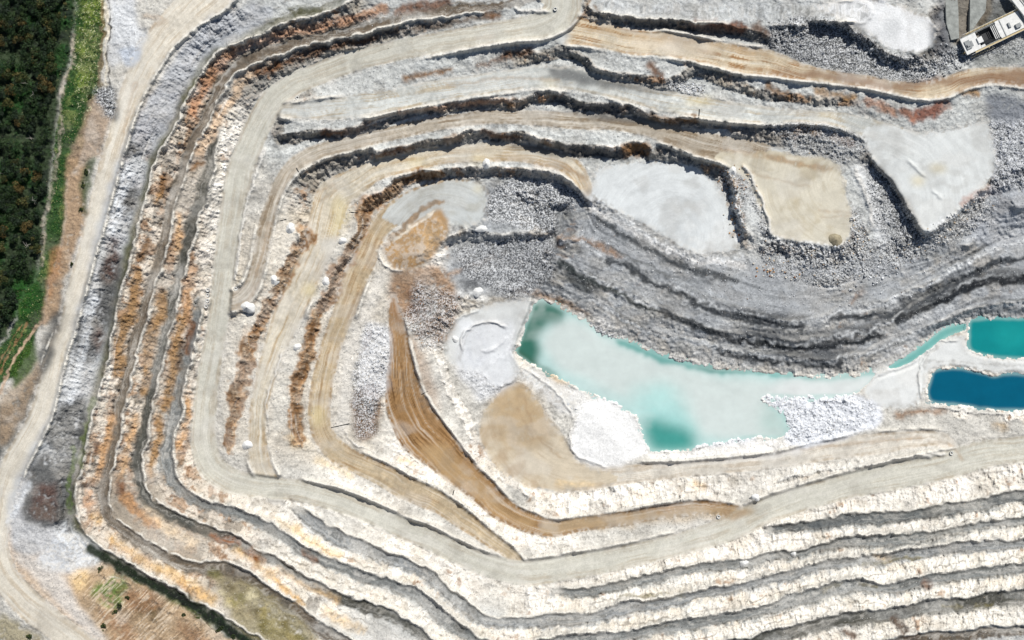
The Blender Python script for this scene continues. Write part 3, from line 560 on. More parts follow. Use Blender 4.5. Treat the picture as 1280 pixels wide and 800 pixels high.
patch([(960,84),(1060,94),(1110,102),(1180,98),(1290,86),(1290,110),(1200,104),(1110,114),(1040,104)], (146,116,92), .85, 3, .4)
patch([(780,50),(850,48),(900,66),(860,70),(800,62)], (226,212,190), .75, 5, .25)
patch([(735,34),(900,52),(960,68),(960,74),(880,58),(735,42)], (176,146,108), .6, 2, .2)
patch([(950,497),(1060,494),(1100,510),(1096,530),(1060,545),(1000,560),(984,548),(984,524)], (226,230,238), .95, 3, .5)
patch([(1075,470),(1160,430),(1190,420),(1200,440),(1160,455),(1150,500),(1100,512)], (228,230,228), .9, 4, .5)
for pts in [[(1166,425),(1150,445),(1146,500)],[(1172,432),(1158,450),(1152,500)],[(1160,450),(1230,455),(1300,458)]]: stroke(pts, 3, (196,196,192), .7, 1.5, .5, .8)
patch([(290,395),(345,350),(365,290),(385,270),(392,288),(372,312),(352,350),(318,415),(300,480),(290,540),(282,530),(285,440)], (226,220,208), .8, 4, .4)
patch([(398,300),(432,290),(446,268),(448,290),(430,325),(404,375),(384,410),(372,470),(364,520),(340,540),(342,480),(356,430),(380,390),(402,350)], (222,218,208), .8, 4, .4)
patch([(438,400),(470,340),(480,350),(462,400),(440,470),(436,530),(420,535),(424,460)], (220,216,208), .75, 4, .35)
for pts, wd, c in [([(600,462),(630,452),(655,470),(700,492),(722,515)],3,(190,192,190)),([(585,470),(575,440),(580,418),(594,406),(618,401),(632,406)],4,(170,166,156)),([(560,455),(556,430),(566,408),(585,392)],3,(196,196,190)),([(560,372),(600,378),(640,368)],5,(176,166,150)),
   ([(598,420),(610,440),(596,455),(586,440)],7,(196,198,200)),([(640,415),(634,440),(612,455)],5,(240,240,238))]: stroke(pts, wd, c, .7, 2, .3)
# yellow sulphur patches
for x, y, rx, ry in [(875,126,18,7),(385,362,10,8),(425,265,12,18),(520,202,12,4),(420,283,8,10),(690,103,12,3),(1148,228,7,6),(1172,212,12,5),(1030,146,9,3),(600,199,14,3),(397,520,8,14),(598,234,7,5),(845,135,10,3)]:
    t = np.linspace(0, 2*np.pi, 9)[:-1]; patch([(x+rx*math.cos(a), y+ry*math.sin(a)) for a in t], (224,208,160), .55, 4, .4)
# tan dirt streaks over the pale roads and yards
for pts, wd in [([(560,106),(640,98),(700,100)],3),([(960,196),(1000,205),(1040,212)],5),([(900,186),(960,196),(1030,212)],7),([(935,215),(970,225),(1010,232)],2.5),([(1024,262),(1065,266)],1.5),([(1026,271),(1065,270)],1.5),([(370,238),(395,240),(416,232)],4),([(400,250),(412,244),(420,238)],3),([(670,205),(720,215),(735,240)],8),
                ([(655,500),(672,545),(700,572)],2),([(646,510),(668,550)],2),([(1160,552),(1188,556),(1204,575)],4),([(1000,562),(1080,553),(1150,548)],4),([(500,410),(510,460),(545,530)],14),([(930,640),(920,645),(905,640)],8),([(690,196),(730,222)],6),
                ([(180,20),(205,25),(190,35)],6),([(170,105),(160,140),(155,165)],5),([(300,385),(316,376),(322,360)],12),([(336,280),(330,310),(320,345)],5)]:
    stroke(pts, wd, (160,130,96), .42, 2.5, .22, .8)
# left country
M = M_GRASS
mix(M_WOOD*.97, (46,62,38)); mix(M_WOOD*sst(.45, .7, NMID)*.8, (40,78,36)); mix(M_WOOD*sst(.55, .7, NB)*.6, (30,34,36))
mix(M*.97, (50,80,38)); mix(M*sst(.40, .62, NMID)*.85, (38,72,34)); mix(M*sst(.6, .75, NB)*.5, (132,142,84))
patch([(100,0),(126,0),(124,50),(118,110),(96,110),(96,60)], (126,142,66), .75, 3, .12); 
stroke([(92,45),(88,80),(80,100),(76,125),(75,160),(72,195),(66,225),(58,270),(54,330)], 5, (176,164,148), .8, 2, .05)
stroke([(128,0),(128,40),(127,110)], 5, (128,112,82), .9, 1.5); stroke([(133,-40),(132,30),(134,80),(132,112)], 3.5, (222,214,196), .95, 1, .5); stroke([(136,0),(135,50),(138,110)], 1.8, (52,52,50), .9, .8, .5)
patch([(85,196),(110,196),(106,240),(106,282),(96,302),(82,350),(74,392),(60,404),(50,402),(60,362),(72,320),(80,285),(80,245)], (168,142,114), .95, 2, .3)
patch([(112,125),(128,118),(138,140),(130,180),(122,198),(88,198),(96,172)], (164,142,120), .85, 2, .3)
patch([(64,315),(78,310),(74,350),(60,372)], (176,132,92), .7, 2, .2)
patch([(108,200),(120,200),(110,250),(104,270),(100,240)], (60,76,40), .85, 2, .25)
patch([(120,110),(144,108),(146,150),(136,148),(124,128)], (74,78,80), .85, 2, .25)
patch([(98,300),(88,345),(78,395),(70,440),(50,490),(34,520),(0,580),(-30,600),(-30,520),(10,500),(40,470),(60,410),(80,370)], (78,80,80), .9, 3, .3, 3)
patch([(0,490),(30,468),(44,450),(50,470),(28,520),(0,560)], (176,150,120), .6, 3, .2)
patch([(20,450),(42,425),(48,440),(36,470),(16,482)], (60,86,34), .9, 2, .35)
stroke([(58,398),(44,410),(30,432),(14,460),(0,490)], 4, (200,172,146), .9, 1.5)
stroke([(32,405),(16,432),(0,466)], 2.5, (150,120,84), .9, 1.2); stroke([(26,405),(10,432),(-6,462)], 2, (150,120,84), .8, 1.2)
patch([(28,345),(50,338),(45,372),(30,395),(10,390)], (42,88,34), .7, 4, .3)
# bottom left hill
patch([(100,716),(140,705),(200,742),(262,780),(310,812),(330,850),(160,850),(135,800),(100,755),(88,730)], (178,154,124), .92, 3, .42)
patch([(85,716),(110,710),(108,735),(95,740)], (240,208,156), .7, 3, .3)
patch([(120,728),(150,718),(160,735),(150,760),(130,756),(115,742)], (84,122,44), .85, 2, .1)
patch([(165,740),(190,748),(196,770),(176,776)], (104,92,62), .8, 3, .1, 3); patch([(120,760),(150,775),(170,800),(140,800)], (158,120,90), .7, 3, .15, 3); patch([(215,765),(245,785),(262,800),(230,800)], (142,106,78), .7, 4, .15, 3); patch([(185,720),(215,738),(240,755),(220,758)], (96,106,58), .7, 3, .1, 3)
patch([(155,735),(190,740),(200,762),(165,764)], (150,114,84), .8, 3, .25)
stroke([(148,712),(180,730),(215,748),(255,772),(290,795)], 5, (110,118,56), .7, 2, .15)
stroke([(150,706),(185,726),(220,744),(258,766),(300,795),(330,812)], 15, (24,40,20), .97, 3, .5)
stroke([(92,560),(86,600),(88,640)], 6, (86,106,50), .85, 2, .3); stroke([(118,500),(106,545),(98,580)], 6, (98,112,62), .8, 2, .3); stroke([(246,100),(232,125)], 5, (118,118,72), .7, 2)
patch([(0,766),(22,776),(56,804),(-20,820)], (150,140,108), .8, 2, .2)
patch([(262,712),(330,740),(400,800),(330,810),(290,770)], (146,136,102), .8, 3, .3)
for k_ in range(14):
    x_, y_ = 262+k_*9.5, 722+k_*6+(k_*37 % 23)-8; patch([(x_-9,y_-3),(x_,y_-6),(x_+10,y_+3),(x_+4,y_+8),(x_-6,y_+5)], ((104,100,58),(214,204,170),(88,78,54),(190,176,130))[k_ % 4], .75, 2, .15, 3)
patch([(320,760),(345,765),(380,790),(370,806),(330,795)], (120,110,66), .7, 3, .1)
# broken rust on the traced cliffs
for k_, (pts, wd, *_h) in enumerate(CLIFFS[:2]):
    stroke(pts, 14, (172,130,84), .95, 4, .5, 3); stroke(pts, 11, (128,84,50), .85, 3, .12, 3.5); stroke(pts, 7, (76,54,38), .85, 3, .08, 3.5); stroke(pts, 12, (218,196,166), .6, 4, -.02, 3)
patch([(486,338),(540,332),(562,350),(572,400),(545,432),(522,405),(490,400)], (158,122,88), .85, 3, .2)
patch([(505,365),(530,360),(540,385),(520,400)], (110,74,48), .7, 3, .15)
patch([(440,485),(466,480),(474,520),(462,545),(446,540)], (140,114,86), .85, 3, .3); patch([(446,500),(460,498),(462,515)], (84,76,66), .8, 2, .2)
# pale lips and dark beds sweeping across the grey scree
SCREE_LINES = [([(736,256),(762,270),(800,292),(842,316),(870,326),(930,332)],5,(236,234,230),.8),([(700,300),(740,312),(790,334),(850,362),(905,384),(950,398),(1000,404),(1040,392),(1090,384),(1155,358),(1240,310),(1300,296)],3.5,(226,228,228),.8),
    ([(690,320),(750,350),(815,382),(880,412),(950,426),(1010,428),(1090,410),(1150,378),(1225,350),(1300,340)],3.5,(226,228,228),.8),([(735,372),(800,410),(870,430),(960,446),(1040,452),(1100,434),(1175,406),(1260,382),(1300,378)],3,(224,226,226),.8),
    ([(745,270),(800,306),(860,336),(920,350)],5,(88,92,95),.9),([(760,322),(820,352),(880,382),(940,402),(1000,408)],6,(72,76,80),.9),([(830,392),(900,418),(960,432),(1040,432),(1100,416)],7,(46,50,54),.95),([(900,438),(970,452),(1050,456)],5,(58,62,66),.9),([(1040,400),(1110,390),(1180,362),(1240,330),(1300,318)],6,(74,78,82),.9),([(1120,400),(1180,372),(1240,352),(1300,346)],9,(42,46,50),.95),([(700,330),(760,360),(820,390)],5,(70,76,76),.9),([(1150,420),(1200,398),(1260,386),(1300,384)],4,(150,154,156),.7)]
for pts, wd, c, al in SCREE_LINES:
    stroke(pts, wd, c, min(1, al+.15), 2.5, .3, 1.5)
mix(SCREE*sst(.55, .80, BEDS)*.65, (92,96,100)); mix(SCREE*sst(.42, .2, BEDS)*.6, (240,241,241)); mix(SCREE*sst(.5, .66, NMID)*.35, (150,153,156))
# dark earth and rock north and east; pit hole shadow painted in
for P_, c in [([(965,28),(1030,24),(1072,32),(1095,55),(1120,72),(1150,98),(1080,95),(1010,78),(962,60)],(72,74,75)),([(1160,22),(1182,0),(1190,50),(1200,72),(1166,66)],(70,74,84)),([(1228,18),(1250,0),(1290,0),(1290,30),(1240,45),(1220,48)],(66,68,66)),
              ([(770,18),(840,24),(960,50),(960,60),(900,46),(780,30)],(112,112,110)),([(690,80),(760,100),(835,112),(835,118),(760,112),(690,96)],(84,86,88)),([(690,118),(740,130),(812,140),(812,152),(750,150),(690,130)],(92,94,96)),([(640,172),(700,182),(780,190),(780,200),(700,194),(640,185)],(86,86,86)),
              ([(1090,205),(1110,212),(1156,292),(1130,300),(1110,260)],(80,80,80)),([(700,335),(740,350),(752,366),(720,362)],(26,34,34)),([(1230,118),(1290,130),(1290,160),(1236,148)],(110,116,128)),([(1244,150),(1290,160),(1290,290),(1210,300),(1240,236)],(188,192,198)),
              ([(880,372),(940,388),(1000,395),(1000,402),(930,400)],(52,56,62)),([(900,410),(980,412),(1060,410),(1130,385),(1120,396),(1060,424),(960,430)],(46,50,56)),([(960,436),(1060,438),(1060,452),(1000,452)],(54,58,64)),([(1120,378),(1180,350),(1240,336),(1290,338),(1290,350),(1220,350),(1150,380)],(44,48,52)),
              ([(1010,654),(1075,645),(1070,655),(1012,662)],(78,84,88))]:
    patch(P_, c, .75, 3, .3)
patch([(1181,-10),(1240,-10),(1225,46),(1190,52)], (104,92,74), .8, 2, .3)
patch([(1215,62),(1260,50),(1290,60),(1290,80),(1220,80)], (150,152,148), .8, 3, .4)
# green stains on the dark shelves of the south wall
for pts in [[(775,748),(800,744),(850,742)],[(1030,738),(1048,732)],[(1080,730),(1094,734)],[(1080,703),(1150,697)],[(1180,758),(1200,756)],[(1220,757),(1240,755)]]: stroke(pts, 5, (116,108,72), .7, 2, .15)
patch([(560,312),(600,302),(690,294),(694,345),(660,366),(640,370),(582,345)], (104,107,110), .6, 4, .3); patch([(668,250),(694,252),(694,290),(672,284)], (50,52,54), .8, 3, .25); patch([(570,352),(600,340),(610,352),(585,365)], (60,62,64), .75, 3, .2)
patch([(440,488),(470,482),(474,520),(462,546),(444,540)], (136,106,78), .9, 3, .35); patch([(448,500),(462,496),(464,518)], (70,62,54), .85, 2, .25)
# thin beds picked out along the faces
mix(FACE*(1-SCREE)*sst(.66, .84, BEDS)*.5, (132,120,106)); mix(FACE*(1-SCREE)*sst(.34, .16, BEDS)*.5, (244,242,236)); mix(BENCHM*sst(.5, .75, BEDS)*.45, (92,92,88)); mix(BENCHM*sst(.5, .25, BEDS)*.4, (196,192,184))
# dust blown and pushed across the edges of roads and yards
ed = 4*blur(ROADM, 3)*(1-blur(ROADM, 3)); dn = .5*fbm(UU/16, VV/16, 4, 101)+.5*N2
mix(ed*sst(.48, .62, dn)*.55, (214,209,200)); mix(ed*sst(.44, .32, dn)*.4, (158,148,134))
mix((1-M_WOOD)*(1-M_GRASS)*sst(.56, .72, fbm(UU/38, VV/30, 4, 103))*.22, (222,219,212)); mix((1-M_WOOD)*sst(.58, .72, fbm(UU/30, VV/24, 4, 107))*.20, (140,132,120))
mix(sst(.5, 1.6, RIDM)*.7, (230,227,220))
# pale dust on the berms, stones and specks
mix(mixb*.8*sst(.25, .5, NB), (232,228,218)); mix(mixb*sst(.62, .7, N1)*.25, (170,160,146))
# rubble ground, then small-scale variation everywhere
WHT = np.clip(soft([(946,494),(1060,491),(1104,508),(1098,530),(1060,546),(1000,560),(982,550),(982,524)], 2)+soft([(862,538),(900,528),(944,535),(945,550),(905,557),(865,562)], 2)+.7*soft([(575,400),(640,400),(642,480),(598,503),(570,460)], 4)+.6*soft([(458,402),(492,412),(484,490),(462,500),(445,480)], 3), 0, 1)
RD = RUBM*(1-.85*WHT)
mix(RD*.5, (120,122,124)); mix(RUBM*sst(.5, .7, N1)*.75, (236,238,240)); mix(RD*sst(.5, .3, N1)*.6, (70,72,74)); mix(WHT*.75, (232,235,240))
for pts_, w_ in (([(738,250),(772,272),(810,294),(850,319),(900,327),(930,320)],9),([(915,235),(922,270),(926,300)],7),([(1160,292),(1200,264),(1240,234)],6),([(965,300),(1000,305),(1045,312)],8)): stroke(pts_, w_, (228,230,230), .8, 4, .08, 2)
hl = soft([(88,716),(140,706),(200,742),(262,780),(310,812),(330,850),(160,850),(135,800),(100,755)], 4); hs_ = .6*vnoise((UU+VV)*.42+3*NMID, (UU-VV)*.05, 51)+.4*vnoise((UU+VV)*.9, (UU-VV)*.09, 53)
mix(hl*sst(.5, .7, hs_)*.6*sst(.35, .6, NMID), (222,206,184)); mix(hl*sst(.46, .3, hs_)*.55*sst(.4, .6, NB), (122,100,76))
gb = M_GRASS*(UU > 92)*(VV < 150)*sst(.80, .9, N1*.7+N2*.4); mix(gb*.8, (196,196,160))
for pts, wd, c, al in SCREE_LINES: stroke(pts, wd*(1.25 if c[0] < 150 else .8), c, .85, 3, .2 if c[0] < 150 else .12, 2.2)
stroke([(112,686),(140,703),(178,724),(215,744),(255,766),(290,789),(330,814)], 11, (20,36,16), .95, 3, .4, .8)
patch([(716,556),(722,520),(735,500),(760,500),(790,520),(802,550),(808,566),(780,580),(740,580),(722,572)], (243,243,241), .9, 3, .5)
v = .90+.20*NB+.16*(NBIG-.5)+FACE*.22*(FLUTE-.5)+.10*(N2-.5)*(1-.6*ROADM)+(1-FACE)*(1-ROADM)*.12*(STRATA-.5)
v = v*(1+(N1-.5)*(.26*(1-.75*ROADM)))
A *= v[..., None]
sp_ = (RNG.random((NV, NU)) > .988)*(1-ROADM)*(1-M_WOOD)*(1-M_GRASS); mix(blur(sp_.astype(f32), 0)*.7, (84,82,80))
sp_ = (RNG.random((NV, NU)) > .965)*(1-ROADM)*(1-M_WOOD)*(1-M_GRASS); mix(sp_*(.10+.55*np.clip(RUBM+SCREE*NB, 0, 1))*N2, (236,236,234))
A = np.clip(A, .012, .80)
# ------------------------------------------------------------------ materials
def mat(name, col=None, attr=None, rough=.9, spec=.2, var=.12, scale=.8, bump=.0, metal=0.0):
    m = bpy.data.materials.new(name); m.use_nodes = True; t = m.node_tree; t.nodes.clear(); N = t.nodes.new; K = t.links.new
    o = N('ShaderNodeOutputMaterial'); p = N('ShaderNodeBsdfPrincipled'); K(p.outputs[0], o.inputs[0])
    p.inputs['Roughness'].default_value = rough; p.inputs['Specular IOR Level'].default_value = spec; p.inputs['Metallic'].default_value = metal
    g = N('ShaderNodeNewGeometry') if attr else N('ShaderNodeTexCoord')
    pos = g.outputs['Position'] if attr else g.outputs['Object']
    n1 = N('ShaderNodeTexNoise'); n1.inputs['Scale'].default_value = scale; n1.inputs['Detail'].default_value = 6; n1.inputs['Roughness'].default_value = .65; K(pos, n1.inputs['Vector'])
    r = N('ShaderNodeMapRange'); r.inputs['From Min'].default_value = .3; r.inputs['From Max'].default_value = .7
    r.inputs['To Min'].default_value = 1-var; r.inputs['To Max'].default_value = 1+var; K(n1.outputs[0], r.inputs[0])
    mx = N('ShaderNodeVectorMath'); mx.operation = 'SCALE'; K(r.outputs[0], mx.inputs['Scale'])
    if attr:
        a = N('ShaderNodeAttribute'); a.attribute_name = attr; K(a.outputs['Color'], mx.inputs[0])
    else: mx.inputs[0].default_value = tuple(float(c) for c in col)
    K(mx.outputs[0], p.inputs['Base Color'])
    if bump:
        b = N('ShaderNodeBump'); b.inputs['Strength'].default_value = bump; b.inputs['Distance'].default_value = .25; K(n1.outputs[0], b.inputs['Height']); K(b.outputs[0], p.inputs['Normal'])
    return m
M_ROCK = mat('quarried_rock', attr='tint', rough=.95, spec=.15, var=.13, scale=.9, bump=.7)
M_ROAD = mat('dusty_gravel', attr='tint', rough=.96, spec=.1, var=.05, scale=1.3, bump=.25)
M_SOIL = mat('grassy_soil', attr='tint', rough=.95, spec=.1, var=.3, scale=.7, bump=.8)
M_WATER = mat('milky_water', attr='tint', rough=.16, spec=.35, var=.05, scale=.12, bump=.03)
M_STONE = mat('loose_stone', attr='tint', rough=.9, spec=.2, var=.12, scale=1.5, bump=.3)
M_WHITE = mat('crushed_white_stone', S(236,236,233), rough=.95, var=.08, scale=1.5, bump=.4)
M_SAND = mat('brown_sand', S(160,150,126), rough=.95, var=.3, scale=.5, bump=.5)
M_PAINT = mat('pale_painted_steel', S(232,232,228), rough=.6, spec=.3, var=.15, scale=.6)
M_GREYST = mat('grey_steel', S(150,154,154), rough=.55, spec=.4, var=.15, scale=.8)
M_DARK = mat('dark_steel', S(48,50,52), rough=.6, spec=.3, var=.2, scale=.8)
M_YEL = mat('faded_yellow_steel', S(206,186,140), rough=.6, spec=.3, var=.15, scale=.7)
M_RUBBER = mat('black_rubber', S(34,34,36), rough=.8, var=.15, scale=3)
M_CONC = mat('stained_concrete', S(158,161,156), rough=.9, var=.32, scale=.35, bump=.2)
M_BARK = mat('grey_bark', S(96,84,70), rough=.95, var=.25, scale=2)
M_SNAG = mat('bleached_wood', S(186,182,170), rough=.9, var=.15, scale=2)
M_LEAF = mat('leaves', attr='tint', rough=.7, spec=.25, var=.25, scale=1.2)

def ob(name, me, parent=None, material=None, label=None, cat=None, group=None, kind=None):
    o = bpy.data.objects.new(name, me); COL.objects.link(o)
    if material is not None and me is not None and not me.materials: me.materials.append(material)
    if parent: o.parent = parent
    if label: o['label'] = label
    if cat: o['category'] = cat
    if group: o['group'] = group
    if kind: o['kind'] = kind
    return o
def np_mesh(name, co, faces, tint=None, smooth=True):
    """co (n,3); faces (m,k) all of one size"""
    me = bpy.data.meshes.new(name); n, (m, k) = len(co), faces.shape
    me.vertices.add(n); me.vertices.foreach_set('co', np.ascontiguousarray(co, f32).ravel())
    me.loops.add(m*k); me.loops.foreach_set('vertex_index', np.ascontiguousarray(faces, np.int32).ravel())
    me.polygons.add(m); me.polygons.foreach_set('loop_start', np.arange(0, m*k, k, dtype=np.int32)); me.polygons.foreach_set('loop_total', np.full(m, k, np.int32))
    if smooth: me.polygons.foreach_set('use_smooth', np.ones(m, bool))
    if tint is not None:
        a = me.color_attributes.new('tint', 'FLOAT_COLOR', 'POINT'); c = np.ones((n, 4), f32); c[:, :3] = tint; a.data.foreach_set('color', c.ravel())
    me.update(calc_edges=True); return me
def world(u, v, z):
    s = (CAM_H-z)/CAM_H*PX
    return (u-640)*s, -(v-400)*s, z
def hz(u, v):
    x = np.clip(np.asarray(u, float)-U0, 0, NU-1.01); y = np.clip(np.asarray(v, float)-V0, 0, NV-1.01)
    i = x.astype(int); j = y.astype(int); fx = x-i; fy = y-j
    return (H[j, i]*(1-fx)+H[j, i+1]*fx)*(1-fy)+(H[j+1, i]*(1-fx)+H[j+1, i+1]*fx)*fy
def spot(u, v, dz=0.0):
    return Vector(world(u, v, float(hz(u, v))+dz))

# ------------------------------------------------------------------ the ground, split where one surface gives way to another
GX, GY, GZ = world(UU, VV, H); GC = np.stack([GX, GY, GZ], -1).reshape(-1, 3)
AT = A.reshape(-1, 3)
vid = np.arange(NU*NV).reshape(NV, NU)
quads = np.stack([vid[1:, :-1], vid[1:, 1:], vid[:-1, 1:], vid[:-1, :-1]], -1).reshape(-1, 4)
cid = IDM[:-1, :-1].ravel()
for k, (nm, lab) in enumerate(OBJ):
    q = quads[cid == k]
    if len(q) == 0: continue
    uq, inv = np.unique(q, return_inverse=True)
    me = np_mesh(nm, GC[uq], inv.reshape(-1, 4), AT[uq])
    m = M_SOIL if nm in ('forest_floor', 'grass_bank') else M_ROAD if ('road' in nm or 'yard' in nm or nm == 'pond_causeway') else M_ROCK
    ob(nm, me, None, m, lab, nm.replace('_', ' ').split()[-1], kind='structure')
# the land beyond the survey, falling away to the horizon
per = np.concatenate([vid[0, :], vid[1:, -1], vid[-1, -2::-1], vid[-2:0, 0][::-1]]) if False else np.concatenate([vid[0, :-1], vid[:-1, -1], vid[-1, :0:-1], vid[:0:-1, 0]])
per = per[::4]; base = GC[per]; rings = [base]; cols = [AT[per]]
sm_ = AT[per].copy()
for _ in range(60): sm_ = (np.roll(sm_, 3, 0)+sm_+np.roll(sm_, -3, 0)+np.roll(sm_, 1, 0)+np.roll(sm_, -1, 0))/5
for s_, zt in ((1.03, .05), (1.25, .4), (1.8, .8), (3.2, 1.0), (7.0, 1.0)):
    r = base.copy(); r[:, :2] *= s_; r[:, 2] = base[:, 2]*(1-zt)+2.0*zt; rings.append(r); cols.append(sm_*(1-zt)+S(112,118,84)*zt)
nP = len(per); V_ = np.concatenate(rings); C_ = np.concatenate(cols); Fq = []
a_ = np.arange(nP); b_ = (a_+1) % nP
for k in range(5): Fq.append(np.stack([a_+k*nP, b_+k*nP, b_+(k+1)*nP, a_+(k+1)*nP], -1))
ob('terrain', np_mesh('terrain', V_, np.concatenate(Fq), C_), None, M_SOIL, 'open country stretching away beyond the quarry', 'terrain', kind='structure')

# ------------------------------------------------------------------ water
WT = np.zeros((NV, NU, 3), f32)
def wpatch(poly, col, a, r):
    m = soft(poly, r, 1.5)*a; WT[:] += m[..., None]*(S(*col)-WT)
WT[:] = S(192,222,218)
wpatch([(690,402),(720,398),(760,424),(830,452),(900,470),(1000,478),(1095,474),(1110,500),(960,500),(985,545),(960,550),(880,545),(845,515),(800,505),(750,484),(700,460),(676,432)], (212,222,218), .97, 6)
wpatch([(640,360),(706,385),(704,400),(688,404),(672,420),(676,440),(664,460),(638,445),(655,395)], (38,104,86), .95, 5)
wpatch([(645,440),(665,446),(700,470),(690,480),(640,450)], (52,92,70), .8, 3)
wpatch([(765,418),(790,424),(840,444),(900,459),(960,463),(960,468),(890,466),(830,455),(770,428)], (78,156,148), .8, 2)
wpatch([(960,462),(1040,470),(1100,458),(1150,430),(1190,405),(1210,400),(1210,412),(1160,440),(1110,468),(1040,478),(960,470)], (96,172,164), .85, 2)
wpatch([(860,450),(960,460),(960,466),(880,462)], (52,110,98), .6, 2)
wpatch([(785,485),(830,478),(860,500),(870,540),(830,535),(800,525)], (172,224,219), .7, 9)
wpatch([(800,525),(815,522),(866,538),(872,562),(812,568)], (58,152,142), .95, 8)
wpatch([(955,500),(990,520),(988,550),(950,540)], (170,200,192), .6, 7)
wpatch([(1205,385),(1410,380),(1410,455),(1205,455)], (18,138,140), 1, 3)
wpatch([(1240,405),(1280,402),(1290,430),(1250,438)], (34,164,160), .5, 8)
wpatch([(1150,457),(1410,457),(1410,530),(1150,530)], (4,94,122), 1, 3)
wpatch([(985,474),(1080,472),(1110,480),(1100,505),(985,500),(950,490)], (226,230,228), .95, 7)
SH = np.zeros((NV, NU), f32)
for p in POOLS: SH = np.maximum(SH, blur(p['mask'], 3))
q_ = (sst(.98, .55, SH)*.45)[..., None]; WT += q_*(S(170,206,200)-WT)
WX2 = sst(.4, .75, fbm(UU/60+2*NBIG, VV/30, 4, 95)); WT += (WX2*(UU < 1150)*(SH > 0)*.3)[..., None]*(S(216,224,220)-WT)
WT *= (.93+.14*fbm(UU/22, VV/10, 4, 91))[..., None]
for p in POOLS:
    m = (blur(p['mask'], 4) > .04)[:-1, :-1].ravel()
    uq, inv = np.unique(quads[m], return_inverse=True)
    z = p['z']; X, Y, _ = world(UU.ravel()[uq], VV.ravel()[uq], z)
    me = np_mesh(p['name'], np.stack([X, Y, np.full(len(uq), z)], -1), inv.reshape(-1, 4), WT.reshape(-1, 3)[uq])
    ob(p['name'], me, None, M_WATER, p['label'], 'water', kind='structure')

# ------------------------------------------------------------------ stones
def hull(n, seed, flat=.7):
    r = np.random.default_rng(seed); bm = bmesh.new()
    p = r.normal(size=(n, 3)); p /= np.linalg.norm(p, axis=1)[:, None]; p *= r.uniform(.75, 1.15, (n, 1)); p[:, 2] *= flat
    for q in p: bm.verts.new(q)
    g = bmesh.ops.convex_hull(bm, input=bm.verts[:])
    bmesh.ops.delete(bm, geom=[x for x in set(g['geom_interior']+g['geom_unused']) if isinstance(x, bmesh.types.BMVert)], context='VERTS')
    bmesh.ops.triangulate(bm, faces=bm.faces[:]); bm.verts.index_update()
    V = np.array([v.co[:] for v in bm.verts]); F = np.array([[v.index for v in f.verts] for f in bm.faces]); bm.free(); return V, F
PAL = {'grey': [(236,238,240),(178,180,182),(248,248,248),(118,120,122),(150,132,116)], 'pale': [(226,226,224),(240,238,232),(190,190,188),(206,186,160),(140,140,138)],
       'rusty': [(200,160,120),(150,100,64),(222,214,200),(176,172,166),(110,84,66)], 'dark': [(120,122,124),(90,92,94),(180,182,184),(226,228,230),(104,108,122)],
       'blue': [(204,208,222),(168,174,196),(226,228,236),(120,126,150),(190,192,198)], 'white': [(238,238,238),(226,228,232),(204,208,214),(214,206,190),(170,172,176)],
       'olive': [(196,188,150),(150,140,100),(224,218,196),(110,104,74),(170,160,120)]}
def in_poly(P, x, y):
    P = np.array(P, float); ins = np.zeros(len(x), bool)
    for k in range(len(P)):
        xa, ya = P[k]; xb, yb = P[(k+1) % len(P)]
        if ya == yb: continue
        ins ^= ((y >= min(ya, yb)) & (y < max(ya, yb))) & (x < (xb-xa)*(y-ya)/(yb-ya)+xa)
    return ins
def at_map(M, x, y): return M[np.clip((y-V0+.5).astype(int), 0, NV-1), np.clip((x-U0+.5).astype(int), 0, NU-1)]
TPL = [hull(8, s) for s in range(10)]
buckets = {k: [[], [], []] for k in range(len(TPL))}
r = np.random.default_rng(5)
for poly, dens, (s0, s1), pal in RUBBLE:
    P = np.array(poly, float); x0, y0 = P.min(0); x1, y1 = P.max(0)
    n = int((x1-x0)*(y1-y0)*dens/3.4)
    x = r.uniform(x0, x1, n); y = r.uniform(y0, y1, n)
    wx = at_map(WX, x, y)*2; wy = at_map(WY, x, y)*2
    ok = in_poly(poly, x+wx, y+wy) & (x < 1350) & ((at_map(ROADM, x, y) < .35) | (r.random(n) < .06)) & (at_map(WATERM, x, y) < .5)
    ok &= r.random(n) < np.clip(at_map(NB, x, y)*2.6-.7, .05, 1)
    x, y = x[ok], y[ok]; n = len(x)
    sz = (s0+(s1-s0)*r.random(n)**2.6)*.5*PX
    cols = np.array([S(*c) for c in PAL[pal]])[r.choice(5, n, p=[.36,.14,.32,.10,.08])]*r.uniform(.85, 1.1, (n, 1))
    z = hz(x, y); X, Y, _ = world(x, y, z)
    t = r.integers(0, len(TPL), n)
    for k in range(len(TPL)):
        q = t == k; buckets[k][0].append(np.stack([X[q], Y[q], z[q]+sz[q]*.25], -1)); buckets[k][1].append(sz[q]); buckets[k][2].append(cols[q])
vv, ff, cc, off = [], [], [], 0
for k, (V, F) in enumerate(TPL):
    P = np.concatenate(buckets[k][0]); s = np.concatenate(buckets[k][1]); c = np.concatenate(buckets[k][2]); n = len(P)
    a = r.uniform(0, 6.283, n); ca, sa = np.cos(a), np.sin(a); st = r.uniform(.75, 1.35, n)
    vx = V[None, :, 0]*st[:, None]; vy = V[None, :, 1]
    W_ = np.stack([vx*ca[:, None]-vy*sa[:, None], vx*sa[:, None]+vy*ca[:, None], np.repeat(V[None, :, 2], n, 0)], -1)*s[:, None, None]+P[:, None, :]
    vv.append(W_.reshape(-1, 3)); cc.append(np.repeat(c, len(V), 0))
    ff.append((F[None]+(np.arange(n)*len(V))[:, None, None]).reshape(-1, 3)+off); off += n*len(V)
me = np_mesh('rubble', np.concatenate(vv), np.concatenate(ff), np.concatenate(cc), False)
ob('rubble', me, None, M_STONE, 'loose broken stone strewn over the quarry slopes and heaps', 'rubble', kind='stuff')
print('rubble verts', len(me.vertices))
